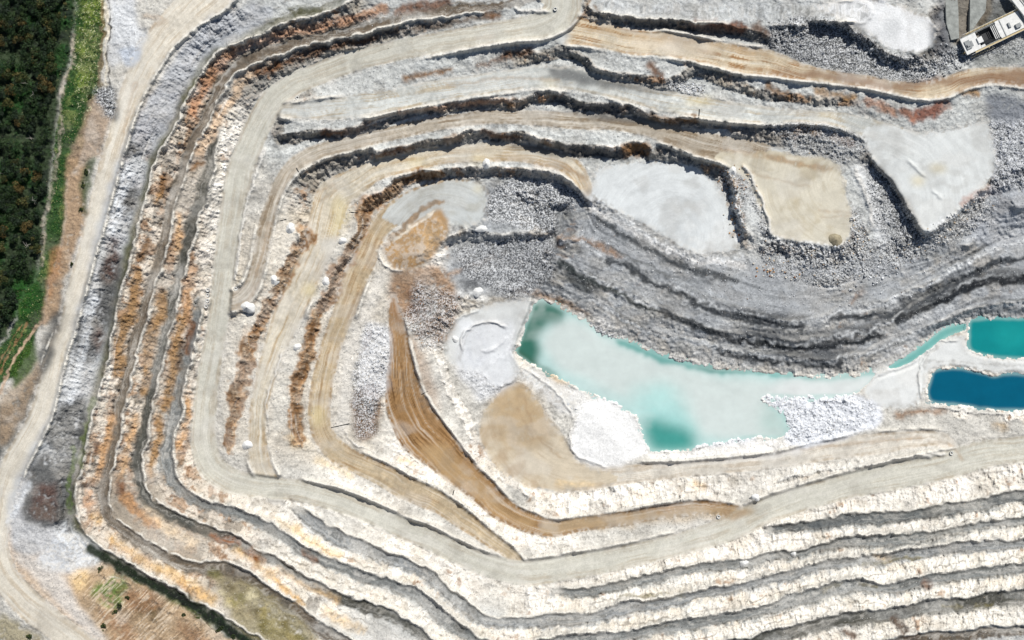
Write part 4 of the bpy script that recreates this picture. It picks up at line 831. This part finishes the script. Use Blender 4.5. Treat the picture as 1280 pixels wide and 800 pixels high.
# the largest stones, each its own thing
def rock_mesh(seed, col):
    V, F = hull(16, seed, .75); return np_mesh('boulder', V, F, np.repeat(np.array([S(*col)]), len(V), 0), False)
BZ = [([(1060,268),(1072,264),(1088,318),(1070,320)], 26, (2.6,4.2), 'pale', 'pale angular boulder in the heap at the corner of the cream yard'),
      ([(1000,305),(1055,306),(1060,330),(1000,330)], 26, (2.2,3.6), 'white', 'white boulder along the lower edge of the cream yard'),
      ([(1150,292),(1230,240),(1245,255),(1170,312)], 34, (2.4,4.0), 'pale', 'pale boulder on the slope below the wedge shaped yard'),
      ([(1060,330),(1120,330),(1110,352),(1060,365)], 28, (2.4,4.0), 'grey', 'grey boulder in the dark hollow under the rubble spur'),
      ([(925,205),(940,214),(970,300),(956,302)], 26, (2.0,3.4), 'pale', 'pale boulder in the row dividing the white and cream yards'),
      ([(908,222),(922,222),(926,296),(912,296)], 14, (2.4,4.0), 'rusty', 'rusty boulder at the east end of the white yard'),
      ([(1130,70),(1210,64),(1200,90),(1150,102)], 30, (2.0,3.4), 'dark', 'dark boulder in the rubble between the white dump and the crusher'),
      ([(838,102),(880,106),(878,115),(842,112)], 18, (1.8,3.0), 'white', 'white boulder under the dark rock face by the yellow stain'),
      ([(940,325),(1000,335),(1000,352),(945,345)], 22, (2.2,3.6), 'rusty', 'rust spotted boulder on the upper grey scree'),
      ([(462,410),(486,416),(478,480),(464,500)], 24, (1.8,3.0), 'white', 'white boulder in the rubble strip beside the ochre ramp'),
      ([(1175,52),(1202,56),(1195,72),(1172,74)], 14, (2.0,3.2), 'dark', 'dark boulder piled against the front of the crusher'),
      ([(705,500),(722,500),(722,512),(705,512)], 5, (2.0,3.0), 'white', 'white boulder beside the rim of the white heap')]
meshes = {}
r = np.random.default_rng(8)
for poly, n, (s0, s1), pal, lab in BZ:
    P = np.array(poly, float); k = 0
    while k < n:
        x = r.uniform(P[:, 0].min(), P[:, 0].max()); y = r.uniform(P[:, 1].min(), P[:, 1].max())
        if not in_poly(poly, np.array([x]), np.array([y]))[0]: continue
        ci = int(r.choice(4, p=[.4,.25,.25,.1])); var = int(r.integers(0, 3)); key = (pal, ci, var)
        if key not in meshes: meshes[key] = rock_mesh(100+len(meshes), PAL[pal][ci]); meshes[key].materials.append(M_STONE)
        s = r.uniform(s0, s1)*.5*PX
        o = ob('boulder', meshes[key], None, None, lab, 'boulder', lab.replace('boulder', 'boulders'))
        o.location = spot(x, y, s*.3); o.scale = (s*r.uniform(.85, 1.25), s, s*r.uniform(.8, 1.1)); o.rotation_euler = (r.uniform(-.3, .3), r.uniform(-.3, .3), r.uniform(0, 6.28)); k += 1

# ------------------------------------------------------------------ heaps
def heap_mesh(name, rad, hgt, seed, power=1.2, lump=.12):
    r_ = np.random.default_rng(seed); na, nr = 40, 12; V = [(0, 0, hgt)]; F = []
    for i in range(1, nr+1):
        t = i/nr
        for a in range(na):
            th = 6.28318*a/na; wob = 1+lump*(math.sin(th*2+seed)+.6*math.sin(th*3+2*seed)+.3*math.sin(th*7+seed*3))
            rr = rad*t*wob; z = hgt*max(0, 1-t**power)-(0.8 if i == nr else 0)+r_.normal()*hgt*.02
            V.append((rr*math.cos(th), rr*math.sin(th), z))
    for a in range(na): F.append((0, 1+a, 1+(a+1) % na, 1+(a+1) % na))
    me = bpy.data.meshes.new(name); fs = [(0, 1+a, 1+(a+1) % na) for a in range(na)]
    for i in range(nr-1):
        for a in range(na):
            p, q = 1+i*na+a, 1+i*na+(a+1) % na; fs.append((p, p+na, q+na, q))
    me.from_pydata(V, [], fs); me.polygons.foreach_set('use_smooth', [True]*len(fs)); me.update(); return me
HEAPS = [(608,205,7.5,4.2,'round white stone heap on the northern lip of the pale cream road'),
 (310,384,10,5.0,'large white stone heap in the fork beside the main haul road'),
 (343,350,7.5,3.6,'white stone heap just above the upper orange face'),
 (363,286,8,4.0,'white stone heap at the upper end of the orange face, with a shaded hollow'),
 (428,301,6,2.8,'small white heap on the berm above the tan road'),
 (371,434,6.5,3.0,'small white heap between the pale road and the lower orange face'),
 (407,352,7,3.0,'lumpy white heap above the tan road, below a smaller heap'),
 (916,214,7.5,4.0,'pointed white heap at the top corner of the white yard'),
 (309,556,8,3.0,'blocky white heap inside the bottom bend of the main haul road'),
 (930,704,7,3.2,'round white heap on the grey bench under the south wall'),
 (992,692,5,2.8,'little white heap at the lip of a bench south of the haul road tip'),
 (602,286,10,2.0,'low long white heap at the edge of the pale grey yard'),
 (569,424,5.5,2.0,'small round white heap on the pit floor beside the swirl of tyre marks'),
 (597,365,8,2.4,'white stone patch heaped in the dark rubble of the inner pit'),
 (945,622,6,2.2,'grey white heap where the brown ramp meets the haul road')]
for u, v, rad, hg, lab in HEAPS:
    o = ob('stone_heap', heap_mesh('stone_heap', rad*PX*.88, hg*.85, int(u), 1.0 if hg > 3.5 else 1.5), None, M_WHITE, lab, 'stone heap'); o.location = spot(u, v, -.1)
    if lab.startswith('low long'): o.scale = (1.1, .5, 1); o.rotation_euler = (0, 0, .1)
o = ob('sand_heap', heap_mesh('sand_heap', 9.2*PX, 2.8, 3, 1.2, .10), None, M_SAND, 'round brownish grey sand heap at the corner of the cream yard', 'sand heap'); o.location = spot(1044.5, 300, -.1)

# ------------------------------------------------------------------ small quarry furniture
def lathe(name, prof, n=20):
    V = [(p[0]*math.cos(6.28318*a/n), p[0]*math.sin(6.28318*a/n), p[1]) for p in prof for a in range(n)]; k = len(prof); F = []
    for i in range(k):
        for a in range(n):
            j = (i+1) % k; F.append((i*n+a, i*n+(a+1) % n, j*n+(a+1) % n, j*n+a))
    me = bpy.data.meshes.new(name); me.from_pydata(V, [], F); me.polygons.foreach_set('use_smooth', [True]*len(F)); me.update(); return me
ty_b = lathe('tread', [(1.06,0),(1.16,.12),(1.18,.4),(1.08,.58),(.98,.6),(.72,.5),(.62,.3),(.72,.08)])
ty_s = lathe('painted_sidewall', [(1.10,.60),(.98,.645),(.76,.575),(.62,.50),(.62,.45),(.76,.50),(.98,.58)])
ty_b.materials.append(M_RUBBER); ty_s.materials.append(M_PAINT)
TY = [(259.8,362.6,'white painted tyre lying by the haul road, topmost of four'),(259.6,369.0,'white painted tyre lying by the haul road, second of the row of four'),(259.3,376.0,'white painted tyre lying by the haul road, third of the row of four'),(257.6,383.0,'white painted tyre lying by the haul road, lowest of the row of four'),
 (294.8,361.0,'white painted tyre at the tip of the berm between haul road and brownish road'),(371.8,122.4,'white painted tyre at the tip of the long berm at the upper left bend'),(898.0,646.0,'white painted tyre at the tip of the white berm where the brown ramp joins'),(1189.0,566.5,'white painted tyre at the tip of the white spit by the eastern hairpin'),(694.0,11.5,'tyre at the end of the berm by the top junction')]
for u, v, lab in TY:
    e = ob('marker_tyre', None, None, None, lab, 'tyre', 'tyres marking the road edges'); e.location = spot(u, v, .15); e.scale = (1.1,)*3; e.empty_display_size = .5
    ob('tread', ty_b, e); ob('painted_sidewall', ty_s, e)
def tube(name, pts, rad, n=10, cap=True):
    bm = bmesh.new(); rows = []
    if not hasattr(rad, '__len__'): rad = [rad]*len(pts)
    for k, p in enumerate(pts):
        p = Vector(p); d = (Vector(pts[min(k+1, len(pts)-1)])-Vector(pts[max(k-1, 0)])).normalized()
        a = d.orthogonal().normalized(); b = d.cross(a)
        rows.append([bm.verts.new(p+(a*math.cos(6.28318*i/n)+b*math.sin(6.28318*i/n))*rad[k]) for i in range(n)])
    for q, w_ in zip(rows[:-1], rows[1:]):
        for i in range(n): bm.faces.new((q[i], q[(i+1) % n], w_[(i+1) % n], w_[i]))
    if cap: bm.faces.new(rows[0][::-1]); bm.faces.new(rows[-1])
    me = bpy.data.meshes.new(name); bm.to_mesh(me); bm.free(); return me
PIPES = [(874.3,136.5,873.5,147,.55,'black drain pipe running over the lip beside the yellow stain'),(370.5,210,376,220,.5,'black drain pipe crossing the berm at the top left bend of the inner road'),(414,534.5,437,529.5,.45,'dark drain pipe laid across the corner of the tan road'),(527,493,535,489,.4,'short dark drain pipe at the edge of the ochre ramp'),(850,619,850.5,626.5,.45,'short brown drain pipe under the white face above the brown ramp'),(566,619,567.5,613,.5,'short brown drain pipe at the lip over the tan road'),(447,266,437,265,.4,'short dark drain pipe by the pale cream road'),(358,274,350,276,.4,'short dark drain pipe beside the brownish road')]
for a, b, c, d, rr, lab in PIPES:
    pts = []
    for t in np.linspace(0, 1, 5): pts.append(spot(a+(c-a)*t, b+(d-b)*t, rr*.25))
    o0 = pts[0].copy(); me = tube('drain_pipe', [p-o0 for p in pts], rr*.62); o = ob('drain_pipe', me, None, M_DARK if not 'grey' in lab else M_GREYST, lab, 'drain pipe'); o.location = o0

# ------------------------------------------------------------------ crusher plant and its concrete ramps
def box_bm(bm, x0, x1, y0, y1, z0, z1, bev=0):
    v = [bm.verts.new((x, y, z)) for z in (z0, z1) for x, y in ((x0, y0), (x1, y0), (x1, y1), (x0, y1))]
    fs = [bm.faces.new([v[i] for i in f]) for f in ((3, 2, 1, 0), (4, 5, 6, 7), (0, 1, 5, 4), (1, 2, 6, 5), (2, 3, 7, 6), (3, 0, 4, 7))]
    if bev: bmesh.ops.bevel(bm, geom=list({e for f in fs for e in f.edges}), offset=bev, segments=1, affect='EDGES')
def boxes(name, lst, bev=0):
    bm = bmesh.new()
    for b in lst: box_bm(bm, *b, bev)
    me = bpy.data.meshes.new(name); bm.to_mesh(me); bm.free(); return me
zc = -15.0*VS; cr = ob('crusher_plant', None, None, None, 'pale steel stone crusher with a black open hopper at the top right corner', 'crusher')
top = -7.5*VS
cx, cy, _ = world(1204.5, 58.5, top); cr.location = (cx, cy, zc); cr.rotation_euler = (0, 0, math.radians(25.5)); cr.scale = (1.12, 1.12, 1)
HT = top-zc
ob('chassis', boxes('chassis', [(.5, 9.3, -4.6, 4.6, 1.2, HT-1.6), (20.6, 46, -4.4, 4.6, 1.2, HT-1.2), (9.3, 20.6, -4.6, -4.2, 1.2, HT-1.6), (9.3, 20.6, 4.2, 4.6, 1.2, HT-1.6)], .1), cr, M_GREYST)
ob('deck', boxes('deck', [(21.5, 46, -5.0, 5.2, HT-.5, HT)], .08), cr, M_PAINT)
ob('apron', boxes('apron', [(0, 9.2, -5.1, 4.6, HT-.9, HT-.3), (8.4, 11.4, -2.2, 1.2, HT-.28, HT+.7), (9.2, 11.6, -5.1, -3.6, HT-.9, HT-.1)], .06), cr, M_PAINT)
ob('engine_cover', boxes('engine_cover', [(1.2, 4.2, -2.6, 2.4, HT-.29, HT+.5), (1.8, 3.6, -1.2, .2, HT+.51, HT+1.3), (4.4, 5.6, -1.8, 1.4, HT-.29, HT+.1)], .05), cr, M_GREYST)
bm = bmesh.new()
tp = [(10.4, -4.1), (20.2, -4.1), (20.2, 4.1), (10.4, 4.1)]; bt = [(12.8, -2.0), (18.2, -2.0), (18.2, 2.0), (12.8, 2.0)]
a = [bm.verts.new((x, y, HT-.2)) for x, y in tp]; b = [bm.verts.new((x, y, 1.5)) for x, y in bt]
for i in range(4): bm.faces.new((a[i], a[(i+1) % 4], b[(i+1) % 4], b[i]))
bm.faces.new(b)
me = bpy.data.meshes.new('hopper'); bm.to_mesh(me); bm.free(); hp = ob('hopper', me, cr, M_DARK)
for k in range(4): ob('grizzly_bar', boxes('grizzly_bar', [(18.3+k*.95, 18.7+k*.95, -4.0, 3.9, HT-.45+k*.05, HT-.1+k*.05)], .03), hp, M_PAINT)
def railing(y):
    L_ = [(x, x+.12, y-.06, y+.06, HT-.4, HT+1.0) for x in np.arange(2, 45.5, 2.4)]
    return boxes('railing', L_+[(2, 45.4, y-.05, y+.05, HT+.98, HT+1.1), (2, 45.4, y-.04, y+.04, HT+.3, HT+.38)])
for y0, y1, yr, x0 in ((5.35, 6.3, 6.25, 4), (-6.2, -5.25, -6.15, 5)):
    wkp = ob('walkway', boxes('walkway', [(x0, 46, y0, y1, HT-.7, HT-.42)], .04), cr, M_YEL); ob('railing', railing(yr), wkp, M_PAINT)
for x, y in ((3, -4), (3, 4), (24, -4), (24, 4), (42, -4), (42, 4)): ob('support_leg', boxes('support_leg', [(x-.5, x+.5, y-.5, y+.5, -1.5, 1.19)], .06), cr, M_DARK)
ob('dust_hood', boxes('dust_hood', [(31, 34, -3.6, -1.2, HT+.01, HT+1.4), (36, 37, -4.6, 4.8, HT+.01, HT+.35), (24, 24.5, -4.8, 5.0, HT+.01, HT+.3)], .08), cr, M_GREYST)
ob('ladder', boxes('ladder', [(-.5, -.3, -3.6, -3.5, 0, HT-.3), (-.5, -.3, -2.9, -2.8, 0, HT-.3)]+[(-.48, -.34, -3.5, -2.9, z_, z_+.06) for z_ in np.arange(.5, HT-.5, .5)]), cr, M_YEL)
for s_ in (-1, 1): ob('side_beam', boxes('side_beam', [(.3, 46, s_*4.9-.2, s_*4.9+.2, HT-1.5, HT-.95)]+[(x_, x_+.35, s_*5.2-.3, s_*5.2+.3, 1.2, HT-1.0) for x_ in range(2, 44, 5)], .04), cr, M_GREYST)
ob('winch', boxes('winch', [(27.5, 28.6, -1.4, 1.4, HT+.01, HT+1.1), (27.2, 28.9, -1.7, -1.2, HT+.01, HT+.5)], .06), cr, M_GREYST)
ob('side_brace', boxes('side_brace', [(3, 17, -7.6, -7.2, 1.2, 1.7), (6, 6.5, -7.2, -4.6, 1.2, 1.7), (14, 14.5, -7.2, -4.6, 1.2, 1.7)], .04), cr, M_YEL)
cv = ob('conveyor', None, None, None, 'white conveyor frame meeting the crusher at the corner of the picture', 'conveyor')
x_, y_, _ = world(1266, -4, -4); cv.location = (x_, y_, -11); cv.rotation_euler = (0, 0, math.radians(-52))
ob('belt', boxes('belt', [(-14, 30, -1.6, 1.6, 7.6, 7.8)], .04), cv, M_PAINT)
for y in (-2.1, 2.1): ob('side_frame', boxes('side_frame', [(-14, 30, y-.25, y+.25, 7.2, 8.4)], .05), cv, M_PAINT)
for x in (-10, 4, 20): ob('trestle', boxes('trestle', [(x-.25, x+.25, -2.2, -1.8, -2, 7.19), (x-.25, x+.25, 1.8, 2.2, -2, 7.19), (x-.2, x+.2, -1.79, 1.79, 3, 3.4)]), cv, M_GREYST)
def slab(lab, poly, z, thick):
    bm = bmesh.new(); up = [bm.verts.new(world(u, v, z)) for u, v in poly]; dn = [bm.verts.new((p.co.x, p.co.y, z-thick)) for p in up]
    n = len(poly); bm.faces.new(up[::-1]); bm.faces.new(dn)
    for i in range(n): bm.faces.new((up[i], up[(i+1) % n], dn[(i+1) % n], dn[i]))
    bmesh.ops.recalc_face_normals(bm, faces=bm.faces[:]); bmesh.ops.bevel(bm, geom=bm.edges[:], offset=.15, segments=1, affect='EDGES')
    me = bpy.data.meshes.new('concrete_ramp'); bm.to_mesh(me); bm.free(); ob('concrete_ramp', me, None, M_CONC, lab, 'concrete ramp')
slab('left of two grey concrete ramp walls beside the crusher, ending in rubble', [(1180,-30),(1194,-30),(1198,10),(1199,48),(1189,50),(1183,30)], -9.0*VS, 7)
slab('right of two grey concrete ramp walls, next to the black shadowed rocks', [(1213,-30),(1236,-30),(1232,14),(1222,28),(1212,44)], -9.2*VS, 7)

# ------------------------------------------------------------------ trees and shrubs
def crown_mesh(name, rad, hgt, base, cols, seed, n=760, leaf=.36):
    r_ = np.random.default_rng(seed); k = 9
    cen = np.stack([r_.normal(0, rad*.42, k), r_.normal(0, rad*.42, k), base+hgt*r_.uniform(.3, .85, k)], -1); cr_ = rad*r_.uniform(.35, .6, k)
    w_ = r_.integers(0, k, n); d = r_.normal(size=(n, 3)); d /= np.linalg.norm(d, axis=1)[:, None]
    P = cen[w_]+d*(cr_[w_]*r_.uniform(.55, 1.05, n)**.7)[:, None]*np.array([1, 1, .8])
    a = r_.normal(size=(n, 3)); a /= np.linalg.norm(a, axis=1)[:, None]; b = np.cross(a, d+.3*r_.normal(size=(n, 3))); b /= np.linalg.norm(b, axis=1)[:, None]+1e-6
    s = leaf*r_.uniform(.5, 1.2, n)[:, None]
    V = np.stack([P-a*s-b*s*.6, P+a*s-b*s*.5, P+a*s*.8+b*s*.6, P-a*s*.7+b*s*.7], 1).reshape(-1, 3)
    cc_ = np.array([S(*c) for c in cols]); ci = r_.integers(0, len(cols), k)[w_]; c = cc_[ci]*r_.uniform(.6, 1.3, (n, 1))
    me = np_mesh(name, V, np.arange(4*n).reshape(-1, 4), np.repeat(c, 4, 0), False); me.materials.append(M_LEAF); return me
def trunk_mesh(hgt, rad, seed):
    r_ = random.Random(seed); bm = bmesh.new()
    def limb(p, q, ra, rb):
        me = tube('t', [p, (Vector(p)+Vector(q))/2+Vector((r_.uniform(-.2, .2), r_.uniform(-.2, .2), 0)), q], [ra, (ra+rb)/2, rb], 6); bm.from_mesh(me); bpy.data.meshes.remove(me)
    limb((0, 0, -.6), (r_.uniform(-.3, .3), r_.uniform(-.3, .3), hgt), rad, rad*.5)
    for i in range(5):
        a = i*1.256+r_.uniform(-.4, .4); z = hgt*r_.uniform(.55, .95); limb((0, 0, z), (math.cos(a)*hgt*.38, math.sin(a)*hgt*.38, z+hgt*.3), rad*.45, rad*.12)
    me = bpy.data.meshes.new('trunk'); bm.to_mesh(me); bm.free(); me.materials.append(M_BARK); return me
DKC = [(48,68,36),(42,64,38),(56,76,38),(40,54,38)]; OLC = [(74,80,42),(56,68,36),(88,84,44)]; RUC = [(88,78,44),(60,68,38),(104,88,48),(50,62,36)]
KIND = [[(crown_mesh('crown', 3.2+.3*i, 3.6, 3.0, c, s+i), trunk_mesh(4.2, .22, s+i)) for i in range(4)] for c, s in ((DKC, 200), (OLC, 220), (RUC, 240))]
LAB = [('dark green tree in the dense wood along the left edge', 'dark green trees of the wood'), ('olive green tree among the darker trees of the wood', 'olive trees of the wood'), ('rust tinged tree standing out of the dark wood', 'rust tinged trees of the wood')]
def put_tree(u, v, k, sc, lab=None, grp=None):
    cm, tm = KIND[k][int(r.integers(0, 4))]
    e = ob('tree', None, None, None, lab or LAB[k][0], 'tree', None if lab else LAB[k][1]); e.location = spot(u, v, -.1); e.scale = (sc, sc, sc*r.uniform(.85, 1.15)); e.rotation_euler = (0, 0, r.uniform(0, 6.28)); e.empty_display_size = .5
    ob('trunk', tm, e); ob('crown', cm, e)
r = np.random.default_rng(21); placed = []
FEAT = [(58,108,2,1.25,'large orange brown tree at the edge of the wood by the grass bank'),(66,112,2,.9,'smaller orange tree tucked beside the largest orange tree'),(30,152,2,1.0,'round golden brown tree in the middle of the wood'),(28,237,2,1.0,'lone golden tree in the dark wood beside the pale strip'),(50,220,2,.9,'orange tree close to the grass strip above the lone golden tree'),(16,113,2,1.1,'yellow brown tree near the left edge, facing the large orange tree'),(48,73,2,1.1,'orange tree in the upper wood with a lighter green neighbour'),(30,28,2,1.0,'rusty tree in the upper wood'),(35,285,2,1.0,'brownish tree low in the wood above the bright grass corner'),(4,52,2,.9,'rust coloured tree on the left border high in the wood')]
for f in FEAT: put_tree(f[0], f[1], f[2], f[3], f[4]); placed.append(f[:2])
tries = 0
while len(placed) < 175 and tries < 20000:
    tries += 1; x = r.uniform(-25, 92); y = r.uniform(-20, 415)
    if not in_poly([(-30,-30),(86,-30),(82,10),(74,60),(66,105),(60,160),(58,230),(52,290),(42,340),(24,372),(8,398),(-30,420)], np.array([x]), np.array([y]))[0]: continue
    if min((x-a)**2+(y-b)**2 for a, b in placed) < 8.6**2: continue
    k = int(r.choice(3, p=[.76, .18, .06])); put_tree(x, y, k, r.uniform(.75, 1.15)); placed.append((x, y))
print('trees', len(placed))
def snag_mesh(seed):
    r_ = random.Random(seed); bm = bmesh.new()
    def limb(p, q, ra, rb):
        me = tube('t', [p, q], [ra, rb], 5); bm.from_mesh(me); bpy.data.meshes.remove(me)
    limb((0, 0, -.5), (.6, .4, 6.5), .22, .1)
    for i in range(7):
        a = r_.uniform(0, 6.28); z = r_.uniform(3, 6.3); L_ = r_.uniform(1.4, 3); limb((.6*z/6.5, .4*z/6.5, z), (math.cos(a)*L_, math.sin(a)*L_, z+r_.uniform(.6, 1.8)), .12, .04)
    me = bpy.data.meshes.new('dead_tree'); bm.to_mesh(me); bm.free(); return me
for i, (u, v, lab) in enumerate([(43,119,'bleached dead tree just left of the large orange tree'),(34,108,'thin grey dead tree in the dark gap of the wood'),(46,254,'pale forked dead tree next to the grass strip'),(4,217,'leaning dead tree at the left border of the wood'),(38,305,'grey dead tree near the bright grass corner'),(40,172,'slim bleached dead tree in the middle of the wood')]):
    o = ob('dead_tree', snag_mesh(i+3), None, M_SNAG, lab, 'dead tree'); o.location = spot(u, v); o.rotation_euler = (.1, .15, i*1.1)
SHC = [(58,72,36),(46,58,34),(84,90,48)]
for i, (u, v, s_, lab) in enumerate([(151,756,1.5,'largest dark shrub on the reddish hillside at lower left'),(131,782,1.1,'round dark shrub near the perimeter road at the bottom'),(144,764,.7,'small shrub touching the largest shrub of the reddish hillside'),(126,711,1.0,'dark shrub below the white patch at lower left'),(230,769,.9,'green shrub beside the dark ditch'),(247,772,.8,'small green shrub below the pale stone by the ditch'),(275,787,1.1,'bright shrub low along the dark ditch'),(160,747,.6,'little shrub above the largest shrub of the hillside'),(292,795,.9,'green shrub at the bottom edge by the ditch'),(38,795,.9,'dull shrub outside the perimeter road at the bottom left'),(112,120,1.0,'dark shrub at the tip of the grass bank by the grey rocks'),(108,215,.9,'dark shrub between the orange bank and the perimeter road'),(104,232,.8,'small dark shrub under the one on the orange bank'),(102,262,.7,'low shrub where the orange bank narrows'),(90,330,.7,'low dark shrub between orange bank and road further down')]):
    e = ob('shrub', None, None, None, lab, 'shrub'); e.location = spot(u, v, -.1); e.empty_display_size = .4
    me = crown_mesh('foliage', 1.7*s_, 1.9*s_, 0.0, SHC, 300+i, 240, .32); ob('foliage', me, e); ob('stem', tube('stem', [(0, 0, -.3), (.05, 0, .7*s_), (.1, .1, 1.2*s_)], [.12, .09, .05], 6), e, M_BARK)
# grass tufts and low scrub
r = np.random.default_rng(31); n = 60000
x = r.uniform(-60, 140, n); y = r.uniform(-60, 500, n); g = at_map(M_GRASS, x, y); wd = at_map(M_WOOD, x, y)
ok = (r.random(n) < np.clip(g*1.0+wd*.5, 0, 1)*np.clip(at_map(NMID, x, y)*2.4-.6, .1, 1)) & (at_map(A[..., 1]-A[..., 0], x, y) > .004)
x, y, wd = x[ok], y[ok], wd[ok]; n = len(x); z = hz(x, y); X, Y, _ = world(x, y, z); P = np.stack([X, Y, z+.25], -1)
a = r.normal(size=(n, 3))*np.array([1, 1, .5]); a /= np.linalg.norm(a, axis=1)[:, None]; b = np.cross(a, np.array([0, 0, 1.0])+.5*r.normal(size=(n, 3))); b /= np.linalg.norm(b, axis=1)[:, None]
s = r.uniform(.18, .42, (n, 1)); V = np.stack([P-a*s-b*s*.5, P+a*s-b*s*.5, P+a*s+b*s*.6, P-a*s+b*s*.6], 1).reshape(-1, 3)
gc = np.array([S(*c) for c in ((60,100,42),(46,84,38),(88,116,54),(160,160,112),(40,66,36))]); c = gc[r.choice(5, n, p=[.34,.28,.2,.08,.1])]
c = np.where(wd[:, None] > .5, c*.5, c)
me = np_mesh('grass', V, np.arange(4*n).reshape(-1, 4), np.repeat(c, 4, 0), False)
ob('grass', me, None, M_LEAF, 'rough green grass and scrub on the bank beside the wood', 'grass', kind='stuff')
